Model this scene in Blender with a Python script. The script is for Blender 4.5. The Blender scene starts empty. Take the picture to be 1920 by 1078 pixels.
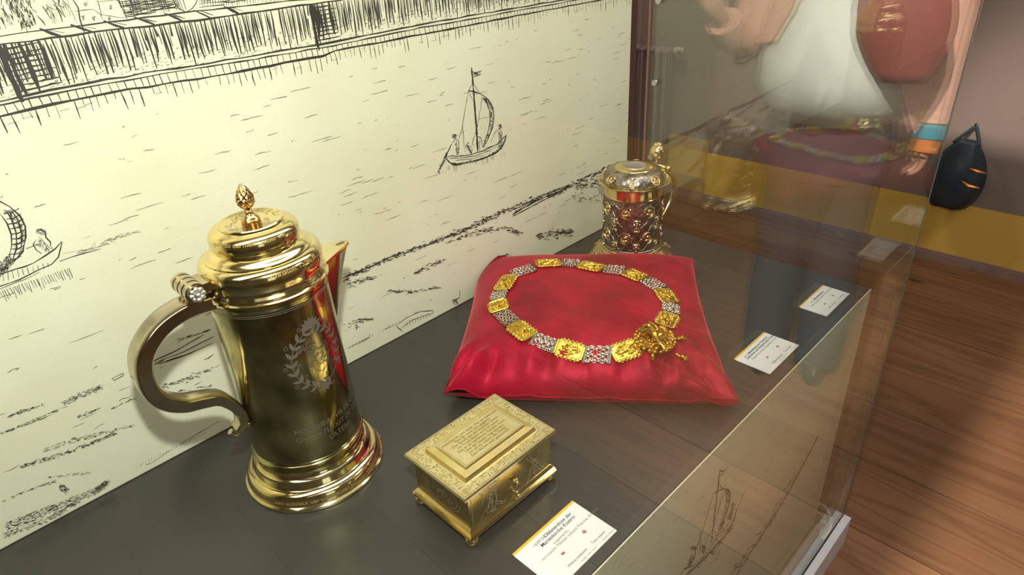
import bpy, bmesh, math, random
from mathutils import Vector, Matrix, Quaternion, noise
from mathutils.bvhtree import BVHTree
rnd = random.Random(7)
SC = bpy.context.scene
COL = SC.collection
PI = math.pi
# ---------------------------------------------------------------- units
# geometry is written in "case units": origin = front right corner of the dark worktop, x along the case,
# y into the case, z up from the worktop.  One unit is 0.72 m; the room floor lies at z = -1.06 units.
S = 0.72
ZF = -1.06
def G(p): return Vector((p[0] * S, p[1] * S, (p[2] - ZF) * S))
# ---------------------------------------------------------------- camera
FPX = 1240.25
CR = [Vector((0.7012597, -0.71074256, -0.05549637)), Vector((-0.38425761, -0.31126383, -0.86917255)), Vector((0.60048391, 0.63084058, -0.49138502))]
CC = Vector((-1.87490651, -0.46790388, 1.0))
cam = bpy.data.objects.new('camera', bpy.data.cameras.new('camera'))
COL.objects.link(cam)
M3 = Matrix((CR[0], -CR[1], -CR[2])).transposed()
cam.matrix_world = Matrix.Translation(G(CC)) @ M3.to_4x4()
cam.data.sensor_width = 36
cam.data.lens = FPX / 1920 * 36
cam.data.clip_start = 0.02
SC.camera = cam
def ray(x, y):
    a = (x - 960) / FPX; b = (y - 539) / FPX
    return CR[0] * a + CR[1] * b + CR[2]
def onp(x, y, ax, val):
    d = ray(x, y); return CC + d * ((val - CC[ax]) / d[ax])
# ---------------------------------------------------------------- world, exposure, lights
SC.view_settings.view_transform = 'Standard'
SC.view_settings.look = 'None'
SC.view_settings.gamma = 1
SC.view_settings.use_curve_mapping = False
SC.view_settings.exposure = 0.0
W = bpy.data.worlds.new('world'); SC.world = W; W.use_nodes = True
W.node_tree.nodes['Background'].inputs[0].default_value = (0.5, 0.5, 0.5, 1)
W.node_tree.nodes['Background'].inputs[1].default_value = 0.1
def light(name, kind, loc, power, color=(1, 1, 1), size=0.1, size_y=None, target=None, spot=None, blend=0.3):
    l = bpy.data.lights.new(name, kind); l.energy = power; l.color = color
    if kind == 'AREA':
        l.size = size
        if size_y: l.shape = 'RECTANGLE'; l.size_y = size_y
    else: l.shadow_soft_size = size
    if spot: l.spot_size = math.radians(spot); l.spot_blend = blend
    o = bpy.data.objects.new(name, l); COL.objects.link(o); o.location = G(loc)
    if target is not None:
        o.rotation_euler = (G(target) - G(loc)).to_track_quat('-Z', 'Y').to_euler()
    return o
light('flash_light', 'SPOT', (-1.81, -0.41, 1.27), 53, (1.0, 0.985, 0.96), 0.018, target=(-0.95, 0.8, 0.12), spot=120, blend=0.8)
light('case_strip_light', 'AREA', (-1.3, 0.35, 1.36), 7, (1.0, 0.97, 0.90), 2.0, 0.25, target=(-1.3, 0.40, 0))
light('ceiling_lamp_light', 'SPOT', (-1.5, 0.02, 2.55), 430, (1.0, 0.9, 0.80), 0.03, target=(1.25, -0.62, -0.5), spot=52, blend=0.5)
light('ceiling_lamp_light', 'AREA', (1.0, -1.6, 2.6), 14, (1.0, 0.92, 0.84), 0.5, 0.5, target=(1.2, -0.9, -1))
light('ceiling_lamp_light', 'AREA', (-1.8, -2.2, 2.6), 5, (1.0, 0.93, 0.85), 0.8, 0.8, target=(-1.8, -2.2, -1))
light('ceiling_lamp_light', 'AREA', (1.4, 2.3, 2.6), 15, (1.0, 0.90, 0.83), 0.4, 0.4, target=(2.7, 2.5, -0.4))  # added lamp to brighten the niche and the wall beside it
# ---------------------------------------------------------------- materials
def nd(nt, t, **kw):
    n = nt.nodes.new(t)
    for k, v in kw.items():
        if hasattr(n, k): setattr(n, k, v)
        else: n.inputs[k.replace('_', ' ')].default_value = v
    return n
def new_mat(name):
    m = bpy.data.materials.new(name); m.use_nodes = True
    return m, m.node_tree, m.node_tree.nodes['Principled BSDF']
def c4(c): return (c[0], c[1], c[2], 1)
def pr(name, col, rough=0.5, metal=0.0, var=None, vscale=20, bump=0, bscale=60, rvar=0, **kw):
    m, nt, b = new_mat(name)
    b.inputs['Base Color'].default_value = c4(col); b.inputs['Roughness'].default_value = rough; b.inputs['Metallic'].default_value = metal
    for k, v in kw.items():
        b.inputs[k.replace('_', ' ')].default_value = v
    tc = nd(nt, 'ShaderNodeTexCoord')
    if var:
        n = nd(nt, 'ShaderNodeTexNoise'); n.inputs['Scale'].default_value = vscale; n.inputs['Detail'].default_value = 6
        r = nd(nt, 'ShaderNodeValToRGB'); r.color_ramp.elements[0].position = 0.38; r.color_ramp.elements[1].position = 0.62
        r.color_ramp.elements[0].color = c4(var); r.color_ramp.elements[1].color = c4(col)
        nt.links.new(tc.outputs['Object'], n.inputs['Vector']); nt.links.new(n.outputs['Fac'], r.inputs[0]); nt.links.new(r.outputs[0], b.inputs['Base Color'])
        if rvar:
            mr = nd(nt, 'ShaderNodeMapRange'); mr.inputs[1].default_value = 0.35; mr.inputs[2].default_value = 0.65
            mr.inputs[3].default_value = rough + rvar; mr.inputs[4].default_value = rough
            nt.links.new(n.outputs['Fac'], mr.inputs[0]); nt.links.new(mr.outputs[0], b.inputs['Roughness'])
    if bump:
        n = nd(nt, 'ShaderNodeTexNoise'); n.inputs['Scale'].default_value = bscale; n.inputs['Detail'].default_value = 5
        bp = nd(nt, 'ShaderNodeBump'); bp.inputs['Strength'].default_value = bump; bp.inputs['Distance'].default_value = 0.002
        nt.links.new(tc.outputs['Object'], n.inputs['Vector']); nt.links.new(n.outputs['Fac'], bp.inputs['Height']); nt.links.new(bp.outputs[0], b.inputs['Normal'])
    return m
M = {}
M['gold'] = pr('gilt_silver', (0.88, 0.77, 0.46), 0.085, 1, var=(0.84, 0.64, 0.26), vscale=7, rvar=0.03)
M['gold_body'] = pr('gilt_silver_tarnished', (0.64, 0.56, 0.27), 0.07, 1, var=(0.20, 0.19, 0.085), vscale=16, rvar=0.16, bump=0.05, bscale=14)
M['pale_gold'] = pr('pale_gilt', (0.86, 0.74, 0.42), 0.17, 1, var=(0.78, 0.62, 0.28), vscale=30, rvar=0.05)
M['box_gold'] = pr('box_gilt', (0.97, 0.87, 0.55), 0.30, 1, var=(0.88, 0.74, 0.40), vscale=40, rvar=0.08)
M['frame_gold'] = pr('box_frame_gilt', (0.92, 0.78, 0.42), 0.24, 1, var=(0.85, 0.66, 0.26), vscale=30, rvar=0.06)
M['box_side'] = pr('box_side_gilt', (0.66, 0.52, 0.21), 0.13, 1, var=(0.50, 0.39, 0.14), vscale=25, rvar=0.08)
M['handle'] = pr('tarnished_silver_gilt', (0.62, 0.54, 0.36), 0.14, 1, var=(0.40, 0.33, 0.24), vscale=18, rvar=0.08)
M['chain_gold'] = pr('matt_gold', (1.0, 0.74, 0.14), 0.22, 1, var=(0.62, 0.38, 0.06), vscale=5, bump=0.0)
M['chain_silver'] = pr('chain_silver', (0.80, 0.75, 0.66), 0.2, 1)
M['chain_dark'] = pr('blackened_silver', (0.20, 0.18, 0.16), 0.35, 1)
M['silver'] = pr('tankard_silver', (0.52, 0.48, 0.42), 0.30, 1, var=(0.24, 0.21, 0.18), vscale=70, bump=1.0, bscale=110)
M['relief'] = pr('relief_gilt', (0.80, 0.66, 0.40), 0.2, 1)
M['medal'] = pr('white_silver', (0.80, 0.78, 0.74), 0.4, 1, bump=0.8, bscale=150)
M['engrave'] = pr('engraved_line', (0.13, 0.11, 0.085), 0.6, 0.2)
M['engrave_gold'] = pr('engraved_gold_line', (0.30, 0.21, 0.06), 0.55, 0.5)
M['engrave_light'] = pr('light_engraved_line', (0.42, 0.38, 0.29), 0.5, 0.5)
M['counter'] = pr('dark_worktop_laminate', (0.034, 0.036, 0.031), 0.33)
M['ink'] = pr('printing_ink', (0.028, 0.025, 0.020), 0.6)
M['ink2'] = pr('pale_printing_ink', (0.16, 0.13, 0.08), 0.6)
M['card'] = pr('white_card', (0.86, 0.86, 0.83), 0.45)
M['stripe'] = pr('card_orange', (0.90, 0.50, 0.02), 0.45)
M['text'] = pr('card_text_dark', (0.05, 0.07, 0.10), 0.6)
M['text2'] = pr('card_text_brown', (0.22, 0.18, 0.13), 0.6)
M['red'] = pr('flag_red', (0.65, 0.03, 0.05), 0.5)
M['blue'] = pr('flag_blue', (0.02, 0.05, 0.25), 0.5)
M['alu'] = pr('white_rail', (0.62, 0.62, 0.66), 0.35)
M['alu_in'] = pr('grey_rail', (0.42, 0.45, 0.43), 0.4)
M['ledge'] = pr('beige_ledge', (0.55, 0.44, 0.30), 0.5)
M['cable'] = pr('cream_cable', (0.75, 0.70, 0.52), 0.4)
M['wine_post'] = pr('wine_post', (0.07, 0.022, 0.022), 0.45)
M['copper'] = pr('copper_edge_highlight', (0.55, 0.32, 0.24), 0.25, 0.7)  # highlight of the end glass edge, put into the colour
M['steel'] = pr('fixing_steel', (0.7, 0.7, 0.7), 0.15, 1)
M['ceil'] = pr('ceiling_paint', (0.55, 0.52, 0.47), 0.9)
M['roomwall'] = pr('room_wall_paint', (0.24, 0.22, 0.17), 0.85)
M['skirt'] = pr('skirting_paint', (0.34, 0.23, 0.19), 0.5, var=(0.27, 0.17, 0.14), vscale=12)
M['radiator'] = pr('radiator_enamel', (0.24, 0.17, 0.165), 0.5)
M['valve'] = pr('valve_plastic', (0.50, 0.39, 0.28), 0.5)
M['bagblue'] = pr('dark_blue_cloth', (0.012, 0.032, 0.050), 0.45, var=(0.03, 0.04, 0.045), vscale=14, bump=0.7, bscale=25)
M['orange'] = pr('orange_metal', (0.8, 0.25, 0.04), 0.3, 0.6)
M['teal'] = pr('teal_cuff', (0.01, 0.30, 0.42), 0.7)
M['orange_cloth'] = pr('orange_cloth', (0.70, 0.22, 0.04), 0.7)
M['skin'] = pr('skin', (0.60, 0.33, 0.22), 0.5)
M['hair'] = pr('grey_hair', (0.15, 0.12, 0.10), 0.7)
M['tee'] = pr('white_tee', (0.74, 0.82, 0.76), 0.8, bump=0.8, bscale=7)
M['pinkshirt'] = pr('pink_shirt', (0.72, 0.40, 0.31), 0.8, bump=0.3, bscale=10)
M['wine'] = pr('wine_cloth', (0.26, 0.055, 0.045), 0.7, bump=0.2, bscale=12)
M['trouser'] = pr('dark_trousers', (0.060, 0.062, 0.080), 0.8, bump=0.3, bscale=9)
M['belt'] = pr('belt_leather', (0.03, 0.02, 0.015), 0.35)
M['shoe'] = pr('shoe_leather', (0.02, 0.015, 0.012), 0.4)
def mat_velvet():
    m, nt, b = new_mat('red_velvet')
    tc = nd(nt, 'ShaderNodeTexCoord'); n = nd(nt, 'ShaderNodeTexNoise'); n.inputs['Scale'].default_value = 9; n.inputs['Detail'].default_value = 5; n.inputs['Roughness'].default_value = 0.6
    r = nd(nt, 'ShaderNodeValToRGB'); r.color_ramp.elements[0].position = 0.36; r.color_ramp.elements[1].position = 0.6
    r.color_ramp.elements[0].color = (0.17, 0.001, 0.010, 1); r.color_ramp.elements[1].color = (0.36, 0.003, 0.026, 1)
    nt.links.new(tc.outputs['Object'], n.inputs['Vector']); nt.links.new(n.outputs['Fac'], r.inputs[0]); nt.links.new(r.outputs[0], b.inputs['Base Color'])
    b.inputs['Roughness'].default_value = 0.42
    b.inputs['Specular IOR Level'].default_value = 0.9; b.inputs['Specular Tint'].default_value = (1.0, 0.10, 0.16, 1)
    b.inputs['Sheen Weight'].default_value = 0.7; b.inputs['Sheen Roughness'].default_value = 0.28; b.inputs['Sheen Tint'].default_value = (1.0, 0.12, 0.16, 1)
    n2 = nd(nt, 'ShaderNodeTexNoise'); n2.inputs['Scale'].default_value = 500; bp = nd(nt, 'ShaderNodeBump'); bp.inputs['Strength'].default_value = 0.25; bp.inputs['Distance'].default_value = 0.001
    nt.links.new(tc.outputs['Object'], n2.inputs['Vector']); nt.links.new(n2.outputs['Fac'], bp.inputs['Height']); nt.links.new(bp.outputs[0], b.inputs['Normal'])
    return m
M['velvet'] = mat_velvet()
def mat_print():
    m, nt, b = new_mat('cream_print')
    tc = nd(nt, 'ShaderNodeTexCoord')
    n = nd(nt, 'ShaderNodeTexNoise'); n.inputs['Scale'].default_value = 3; n.inputs['Detail'].default_value = 4
    r = nd(nt, 'ShaderNodeValToRGB'); r.color_ramp.elements[0].color = (0.68, 0.67, 0.47, 1); r.color_ramp.elements[1].color = (0.74, 0.745, 0.57, 1)
    r.color_ramp.elements[0].position = 0.35; r.color_ramp.elements[1].position = 0.65
    nt.links.new(tc.outputs['Object'], n.inputs['Vector']); nt.links.new(n.outputs['Fac'], r.inputs[0])
    n2 = nd(nt, 'ShaderNodeTexNoise'); n2.inputs['Scale'].default_value = 330; n2.inputs['Detail'].default_value = 3
    r2 = nd(nt, 'ShaderNodeValToRGB'); r2.color_ramp.elements[0].position = 0.60; r2.color_ramp.elements[1].position = 0.85
    r2.color_ramp.elements[0].color = (0, 0, 0, 1); r2.color_ramp.elements[1].color = (1, 1, 1, 1)
    nt.links.new(tc.outputs['Object'], n2.inputs['Vector']); nt.links.new(n2.outputs['Fac'], r2.inputs[0])
    mx = nd(nt, 'ShaderNodeMix'); mx.data_type = 'RGBA'
    nt.links.new(r2.outputs[0], mx.inputs[0]); nt.links.new(r.outputs[0], mx.inputs[6]); mx.inputs[7].default_value = (0.68, 0.50, 0.20, 1)
    nt.links.new(mx.outputs[2], b.inputs['Base Color']); b.inputs['Roughness'].default_value = 0.42; b.inputs['Specular IOR Level'].default_value = 0.3
    return m
M['print'] = mat_print()
def mat_glass(name, ior):
    m = bpy.data.materials.new(name); m.use_nodes = True; nt = m.node_tree; nt.nodes.clear()
    out = nd(nt, 'ShaderNodeOutputMaterial'); mix = nd(nt, 'ShaderNodeMixShader'); tr = nd(nt, 'ShaderNodeBsdfTransparent'); gl = nd(nt, 'ShaderNodeBsdfGlossy')
    tr.inputs[0].default_value = (0.975, 0.985, 0.97, 1); gl.inputs['Roughness'].default_value = 0.0; gl.inputs[0].default_value = (0.97, 1.0, 0.97, 1)
    fr = nd(nt, 'ShaderNodeFresnel'); geo = nd(nt, 'ShaderNodeNewGeometry')
    mp = nd(nt, 'ShaderNodeMapRange'); mp.inputs[3].default_value = ior; mp.inputs[4].default_value = 1 / ior   # same reflectance on both faces of the pane
    nt.links.new(geo.outputs['Backfacing'], mp.inputs[0]); nt.links.new(mp.outputs[0], fr.inputs[0])
    nt.links.new(fr.outputs[0], mix.inputs[0]); nt.links.new(tr.outputs[0], mix.inputs[1]); nt.links.new(gl.outputs[0], mix.inputs[2]); nt.links.new(mix.outputs[0], out.inputs[0])
    return m
M['glass'] = mat_glass('case_front_glass', 1.48)
M['glass2'] = mat_glass('case_end_glass', 2.0)
M['glass_edge'] = pr('polished_glass_edge', (0.10, 0.13, 0.10), 0.2)
def mat_wood():
    m, nt, b = new_mat('pine_plank')
    tc = nd(nt, 'ShaderNodeTexCoord'); oi = nd(nt, 'ShaderNodeObjectInfo')
    off = nd(nt, 'ShaderNodeVectorMath'); off.operation = 'SCALE'; cx = nd(nt, 'ShaderNodeCombineXYZ')
    nt.links.new(oi.outputs['Random'], cx.inputs[0]); nt.links.new(oi.outputs['Random'], cx.inputs[1]); off.inputs['Scale'].default_value = 37
    nt.links.new(cx.outputs[0], off.inputs[0])
    ad = nd(nt, 'ShaderNodeVectorMath'); ad.operation = 'ADD'; nt.links.new(tc.outputs['Object'], ad.inputs[0]); nt.links.new(off.outputs[0], ad.inputs[1])
    mp = nd(nt, 'ShaderNodeMapping'); mp.inputs['Scale'].default_value = (7.5, 0.55, 1); nt.links.new(ad.outputs[0], mp.inputs[0])
    n = nd(nt, 'ShaderNodeTexNoise'); n.inputs['Scale'].default_value = 1.0; n.inputs['Detail'].default_value = 2; n.inputs['Distortion'].default_value = 0.5
    nt.links.new(mp.outputs[0], n.inputs['Vector'])
    mul = nd(nt, 'ShaderNodeMath'); mul.operation = 'MULTIPLY'; mul.inputs[1].default_value = 17; nt.links.new(n.outputs['Fac'], mul.inputs[0])
    fr = nd(nt, 'ShaderNodeMath'); fr.operation = 'PINGPONG'; fr.inputs[1].default_value = 1.0; nt.links.new(mul.outputs[0], fr.inputs[0])
    r = nd(nt, 'ShaderNodeValToRGB'); e = r.color_ramp.elements
    e[0].position = 0.0; e[0].color = (0.160, 0.072, 0.030, 1); e[1].position = 0.45; e[1].color = (0.205, 0.097, 0.044, 1)
    e2 = r.color_ramp.elements.new(1.0); e2.color = (0.224, 0.109, 0.051, 1)
    nt.links.new(fr.outputs[0], r.inputs[0])
    v = nd(nt, 'ShaderNodeTexVoronoi'); v.inputs['Scale'].default_value = 1.0; mpv = nd(nt, 'ShaderNodeMapping'); mpv.inputs['Scale'].default_value = (4.2, 2.0, 0.01)
    nt.links.new(ad.outputs[0], mpv.inputs[0]); nt.links.new(mpv.outputs[0], v.inputs['Vector'])
    rk = nd(nt, 'ShaderNodeValToRGB'); rk.color_ramp.elements[0].position = 0.07; rk.color_ramp.elements[0].color = (1, 1, 1, 1); rk.color_ramp.elements[1].position = 0.12; rk.color_ramp.elements[1].color = (0, 0, 0, 1)
    nt.links.new(v.outputs['Distance'], rk.inputs[0])
    mx = nd(nt, 'ShaderNodeMix'); mx.data_type = 'RGBA'; nt.links.new(rk.outputs[0], mx.inputs[0]); nt.links.new(r.outputs[0], mx.inputs[6]); mx.inputs[7].default_value = (0.07, 0.028, 0.014, 1)
    hv = nd(nt, 'ShaderNodeHueSaturation'); mr = nd(nt, 'ShaderNodeMapRange'); mr.inputs[3].default_value = 0.82; mr.inputs[4].default_value = 1.12
    nt.links.new(oi.outputs['Random'], mr.inputs[0]); nt.links.new(mr.outputs[0], hv.inputs['Value']); nt.links.new(mx.outputs[2], hv.inputs['Color'])
    nt.links.new(hv.outputs[0], b.inputs['Base Color']); b.inputs['Roughness'].default_value = 0.45
    return m
M['wood'] = mat_wood()
def mat_wall():
    # two paint colours on one wall: ochre dado below a height, mauve above (local z = height above worktop in metres)
    m, nt, b = new_mat('mauve_and_ochre_wall_paint')
    tc = nd(nt, 'ShaderNodeTexCoord'); sp = nd(nt, 'ShaderNodeSeparateXYZ'); nt.links.new(tc.outputs['Object'], sp.inputs[0])
    gt = nd(nt, 'ShaderNodeMath'); gt.operation = 'GREATER_THAN'; gt.inputs[1].default_value = (-0.672 - ZF) * S
    nt.links.new(sp.outputs[2], gt.inputs[0])
    n = nd(nt, 'ShaderNodeTexNoise'); n.inputs['Scale'].default_value = 3; n.inputs['Detail'].default_value = 6; nt.links.new(tc.outputs['Object'], n.inputs['Vector'])
    r1 = nd(nt, 'ShaderNodeValToRGB'); r1.color_ramp.elements[0].color = (0.68, 0.44, 0.08, 1); r1.color_ramp.elements[1].color = (0.78, 0.52, 0.10, 1)
    r2 = nd(nt, 'ShaderNodeValToRGB'); r2.color_ramp.elements[0].color = (0.25, 0.193, 0.162, 1); r2.color_ramp.elements[1].color = (0.285, 0.220, 0.187, 1)
    nt.links.new(n.outputs['Fac'], r1.inputs[0]); nt.links.new(n.outputs['Fac'], r2.inputs[0])
    mx = nd(nt, 'ShaderNodeMix'); mx.data_type = 'RGBA'; nt.links.new(gt.outputs[0], mx.inputs[0]); nt.links.new(r1.outputs[0], mx.inputs[6]); nt.links.new(r2.outputs[0], mx.inputs[7])
    nt.links.new(mx.outputs[2], b.inputs['Base Color']); b.inputs['Roughness'].default_value = 0.8
    return m
M['wall2'] = mat_wall()
def mat_emit(name, col, st):
    m = bpy.data.materials.new(name); m.use_nodes = True; nt = m.node_tree; nt.nodes.clear()
    out = nd(nt, 'ShaderNodeOutputMaterial'); e = nd(nt, 'ShaderNodeEmission'); e.inputs[0].default_value = c4(col); e.inputs[1].default_value = st
    nt.links.new(e.outputs[0], out.inputs[0]); return m
M['window_fill'] = mat_emit('added_window_glow', (0.95, 1.0, 0.9), 1.3)  # glow of the added window behind the camera
M['lamp'] = mat_emit('lamp_glow', (1, 0.9, 0.75), 6)
M['lampbody'] = pr('lamp_metal', (0.6, 0.6, 0.6), 0.4, 0.5)
# ---------------------------------------------------------------- mesh builder
class B:
    def __init__(s): s.v = []; s.f = []; s.mi = []
    def add(s, vs, fs, mi=0):
        o = len(s.v); s.v += [Vector(v) for v in vs]
        for f in fs: s.f.append([i + o for i in f]); s.mi.append(mi)
        return s
    def box(s, x0, x1, y0, y1, z0, z1, mi=0):
        return s.add([(x0, y0, z0), (x1, y0, z0), (x1, y1, z0), (x0, y1, z0), (x0, y0, z1), (x1, y0, z1), (x1, y1, z1), (x0, y1, z1)],
                     [(3, 2, 1, 0), (4, 5, 6, 7), (0, 1, 5, 4), (1, 2, 6, 5), (2, 3, 7, 6), (3, 0, 4, 7)], mi)
    def lathe(s, ax, prof, n=64, mi=0, rf=None):
        # prof: list of (r, z) bottom to top around vertical axis ax=(x,y)
        vs = []; fs = []
        for (r, z) in prof:
            for i in range(n):
                a = 2 * PI * i / n; rr = r * (rf(a, z) if rf else 1)
                vs.append((ax[0] + rr * math.cos(a), ax[1] + rr * math.sin(a), z))
        for j in range(len(prof) - 1):
            for i in range(n):
                i2 = (i + 1) % n
                fs.append((j * n + i, j * n + i2, (j + 1) * n + i2, (j + 1) * n + i))
        fs.append(tuple(reversed(range(n)))); k = (len(prof) - 1) * n; fs.append(tuple(k + i for i in range(n)))
        return s.add(vs, fs, mi)
    def tube(s, pts, rad, n=10, mi=0, flat=1.0, up=(0, 0, 1), caps=True, closed=False):
        pts = [Vector(p) for p in pts]; N = len(pts)
        if not hasattr(rad, '__len__'): rad = [rad] * N
        vs = []; fs = []; up = Vector(up); prev = None
        for i, p in enumerate(pts):
            if closed: t = pts[(i + 1) % N] - pts[i - 1]
            else: t = pts[min(i + 1, N - 1)] - pts[max(i - 1, 0)]
            t.normalize()
            a = up.cross(t)
            if a.length < 1e-4: a = (prev or Vector((1, 0, 0))).copy()
            a.normalize(); prev = a; b_ = t.cross(a).normalized()
            for k in range(n):
                th = 2 * PI * k / n
                vs.append(p + a * (math.cos(th) * rad[i]) + b_ * (math.sin(th) * rad[i] * flat))
        for i in range(N if closed else N - 1):
            for k in range(n):
                k2 = (k + 1) % n; i2 = (i + 1) % N
                fs.append((i * n + k, i * n + k2, i2 * n + k2, i2 * n + k))
        if caps and not closed:
            fs.append(tuple(reversed(range(n)))); fs.append(tuple((N - 1) * n + k for k in range(n)))
        return s.add(vs, fs, mi)
    def ball(s, c, r, nu=12, nv=8, mi=0, sc=(1, 1, 1)):
        vs = [(c[0], c[1], c[2] - r * sc[2])]; fs = []
        for j in range(1, nv):
            ph = -PI / 2 + PI * j / nv
            for i in range(nu):
                a = 2 * PI * i / nu
                vs.append((c[0] + r * sc[0] * math.cos(ph) * math.cos(a), c[1] + r * sc[1] * math.cos(ph) * math.sin(a), c[2] + r * sc[2] * math.sin(ph)))
        vs.append((c[0], c[1], c[2] + r * sc[2])); L = len(vs) - 1
        for i in range(nu):
            i2 = (i + 1) % nu
            fs.append((0, 1 + i2, 1 + i))
            for j in range(nv - 2): fs.append((1 + j * nu + i, 1 + j * nu + i2, 1 + (j + 1) * nu + i2, 1 + (j + 1) * nu + i))
            fs.append((1 + (nv - 2) * nu + i, 1 + (nv - 2) * nu + i2, L))
        return s.add(vs, fs, mi)
    def loft(s, rings, mi=0, caps=True):
        n = len(rings[0]); vs = [p for r in rings for p in r]; fs = []
        for j in range(len(rings) - 1):
            for i in range(n):
                i2 = (i + 1) % n; fs.append((j * n + i, j * n + i2, (j + 1) * n + i2, (j + 1) * n + i))
        if caps: fs.append(tuple(reversed(range(n)))); k = (len(rings) - 1) * n; fs.append(tuple(k + i for i in range(n)))
        return s.add(vs, fs, mi)
    def xform(s, mtx):
        s.v = [mtx @ v for v in s.v]; return s
    def merge(s, o, mtx=None):
        return s.add([mtx @ v if mtx else v for v in o.v], o.f)
def tube_closed_circle(c, r, rr, ax1, ax2, n=16, m=6):
    b = B(); pts = [Vector(c) + Vector(ax1) * (r * math.cos(2 * PI * i / n)) + Vector(ax2) * (r * math.sin(2 * PI * i / n)) for i in range(n)]
    b.tube(pts, rr, m, closed=True, up=Vector(ax1).cross(Vector(ax2))); return b
ORG = {}
def mesh_of(name, b, origin, mats, smooth=40, fix=True):
    me = bpy.data.meshes.new(name)
    o = Vector(origin)
    me.from_pydata([(v - o) * S for v in b.v], [], b.f)
    if not isinstance(mats, (list, tuple)): mats = [mats]
    for m in mats: me.materials.append(m)
    if len(mats) > 1: me.polygons.foreach_set('material_index', b.mi)
    if fix:
        bm = bmesh.new(); bm.from_mesh(me); bmesh.ops.recalc_face_normals(bm, faces=bm.faces); bm.to_mesh(me); bm.free()
    if smooth:
        me.shade_smooth(); me.set_sharp_from_angle(angle=math.radians(smooth))
    me.update(); return me
def thing(name, label, cat, origin, group=None):
    o = bpy.data.objects.new(name, None); o.empty_display_size = 0.05; COL.objects.link(o); o.location = G(origin); ORG[o.name] = Vector(origin)
    o['label'] = label; o['category'] = cat
    if group: o['group'] = group
    return o
def part(name, b, mat, parent, label=None, kind=None, smooth=40, fix=True):
    r = parent
    while r.parent: r = r.parent
    me = mesh_of(name, b, ORG[r.name], mat, smooth, fix)
    o = bpy.data.objects.new(name, me); COL.objects.link(o); o.parent = parent
    if label: o['label'] = label
    if kind: o['kind'] = kind
    return o
def solid(name, b, mat, origin, label=None, cat=None, group=None, kind=None, smooth=40, fix=True):
    me = mesh_of(name, b, origin, mat, smooth, fix); o = bpy.data.objects.new(name, me); COL.objects.link(o); o.location = G(origin); ORG[o.name] = Vector(origin)
    if label: o['label'] = label
    if cat: o['category'] = cat
    if group: o['group'] = group
    if kind: o['kind'] = kind
    return o
_tc = {}
def text_mesh(body, size=1.0, bold=0.0, align='LEFT', shear=0.0):
    cu = bpy.data.curves.new('t', 'FONT'); cu.body = body; cu.size = size; cu.align_x = align; cu.offset = bold * size; cu.resolution_u = 3; cu.shear = shear
    ob = bpy.data.objects.new('t', cu); COL.objects.link(ob)
    dg = bpy.context.evaluated_depsgraph_get(); me = bpy.data.meshes.new_from_object(ob.evaluated_get(dg))
    vs = [(v.co.x, v.co.y) for v in me.vertices]; fs = [tuple(p.vertices) for p in me.polygons]
    bpy.data.objects.remove(ob); bpy.data.curves.remove(cu); bpy.data.meshes.remove(me)
    return vs, fs
def text_into(b, body, size, fn, bold=0.0, align='LEFT', shear=0.0, mi=0):
    vs, fs = text_mesh(body, size, bold, align, shear); b.add([fn(x, y) for x, y in vs], fs, mi)
# ================================================================ ROOM
XW, XN, YN = 2.61, 2.88, 1.98
XL, YF_, YB, ZT = -4.2, -3.6, 3.4, 2.75
b = B().box(XL, XN + .1, YF_, YB, ZF - 0.09, ZF - 0.035)
floor = solid('floor', b, pr('subfloor', (0.03, 0.015, 0.01), 0.9), (0, 0, ZF), kind='structure')
seams = [0.54 + 0.385 * k for k in range(-13, 8)]
for x0, x1 in zip(seams[:-1], seams[1:]):
    if x1 < XL or x0 > XN: continue
    x1c = min(x1, XN)
    cuts = [YF_] + sorted([rnd.uniform(-2.6, -1.2), rnd.uniform(1.4, 2.6)]) + [YB]
    for y0, y1 in zip(cuts[:-1], cuts[1:]):
        g = 0.0024; e = 0.0004
        bb = B(); zt = ZF + rnd.uniform(-0.0008, 0.0004)
        bb.add([(x0 + g, y0 + g, ZF - .034), (x1c - g, y0 + g, ZF - .034), (x1c - g, y1 - g, ZF - .034), (x0 + g, y1 - g, ZF - .034),
                (x0 + g, y0 + g, zt - e), (x1c - g, y0 + g, zt - e), (x1c - g, y1 - g, zt - e), (x0 + g, y1 - g, zt - e),
                (x0 + g + e, y0 + g + e, zt), (x1c - g - e, y0 + g + e, zt), (x1c - g - e, y1 - g - e, zt), (x0 + g + e, y1 - g - e, zt)],
               [(3, 2, 1, 0), (0, 1, 5, 4), (1, 2, 6, 5), (2, 3, 7, 6), (3, 0, 4, 7), (4, 5, 9, 8), (5, 6, 10, 9), (6, 7, 11, 10), (7, 4, 8, 11), (8, 9, 10, 11)])
        part('plank', bb, M['wood'], floor, smooth=0)
solid('ceiling', B().box(XL, XN + .1, YF_, YB, ZT, ZT + .1), M['ceil'], (0, 0, ZT), kind='structure', smooth=0)
wr = B().box(XW, XW + 0.4, YF_, YN, ZF - .03, ZT); solid('wall_right', wr, M['wall2'], (XW, 0, ZF), kind='structure', smooth=0)
solid('wall_niche', B().box(XN, XN + 0.13, YN, YB, ZF - .03, ZT), M['wall2'], (XN, YN, ZF), kind='structure', smooth=0)
solid('wall_back', B().box(XL, XN + .13, YB, YB + .1, ZF - .03, ZT), M['wall2'], (0, YB, ZF), kind='structure', smooth=0)
solid('wall_left', B().box(XL - .1, XL, YF_, YB, ZF - .03, ZT), M['roomwall'], (XL, 0, ZF), kind='structure', smooth=0)
wf = B()
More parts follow.
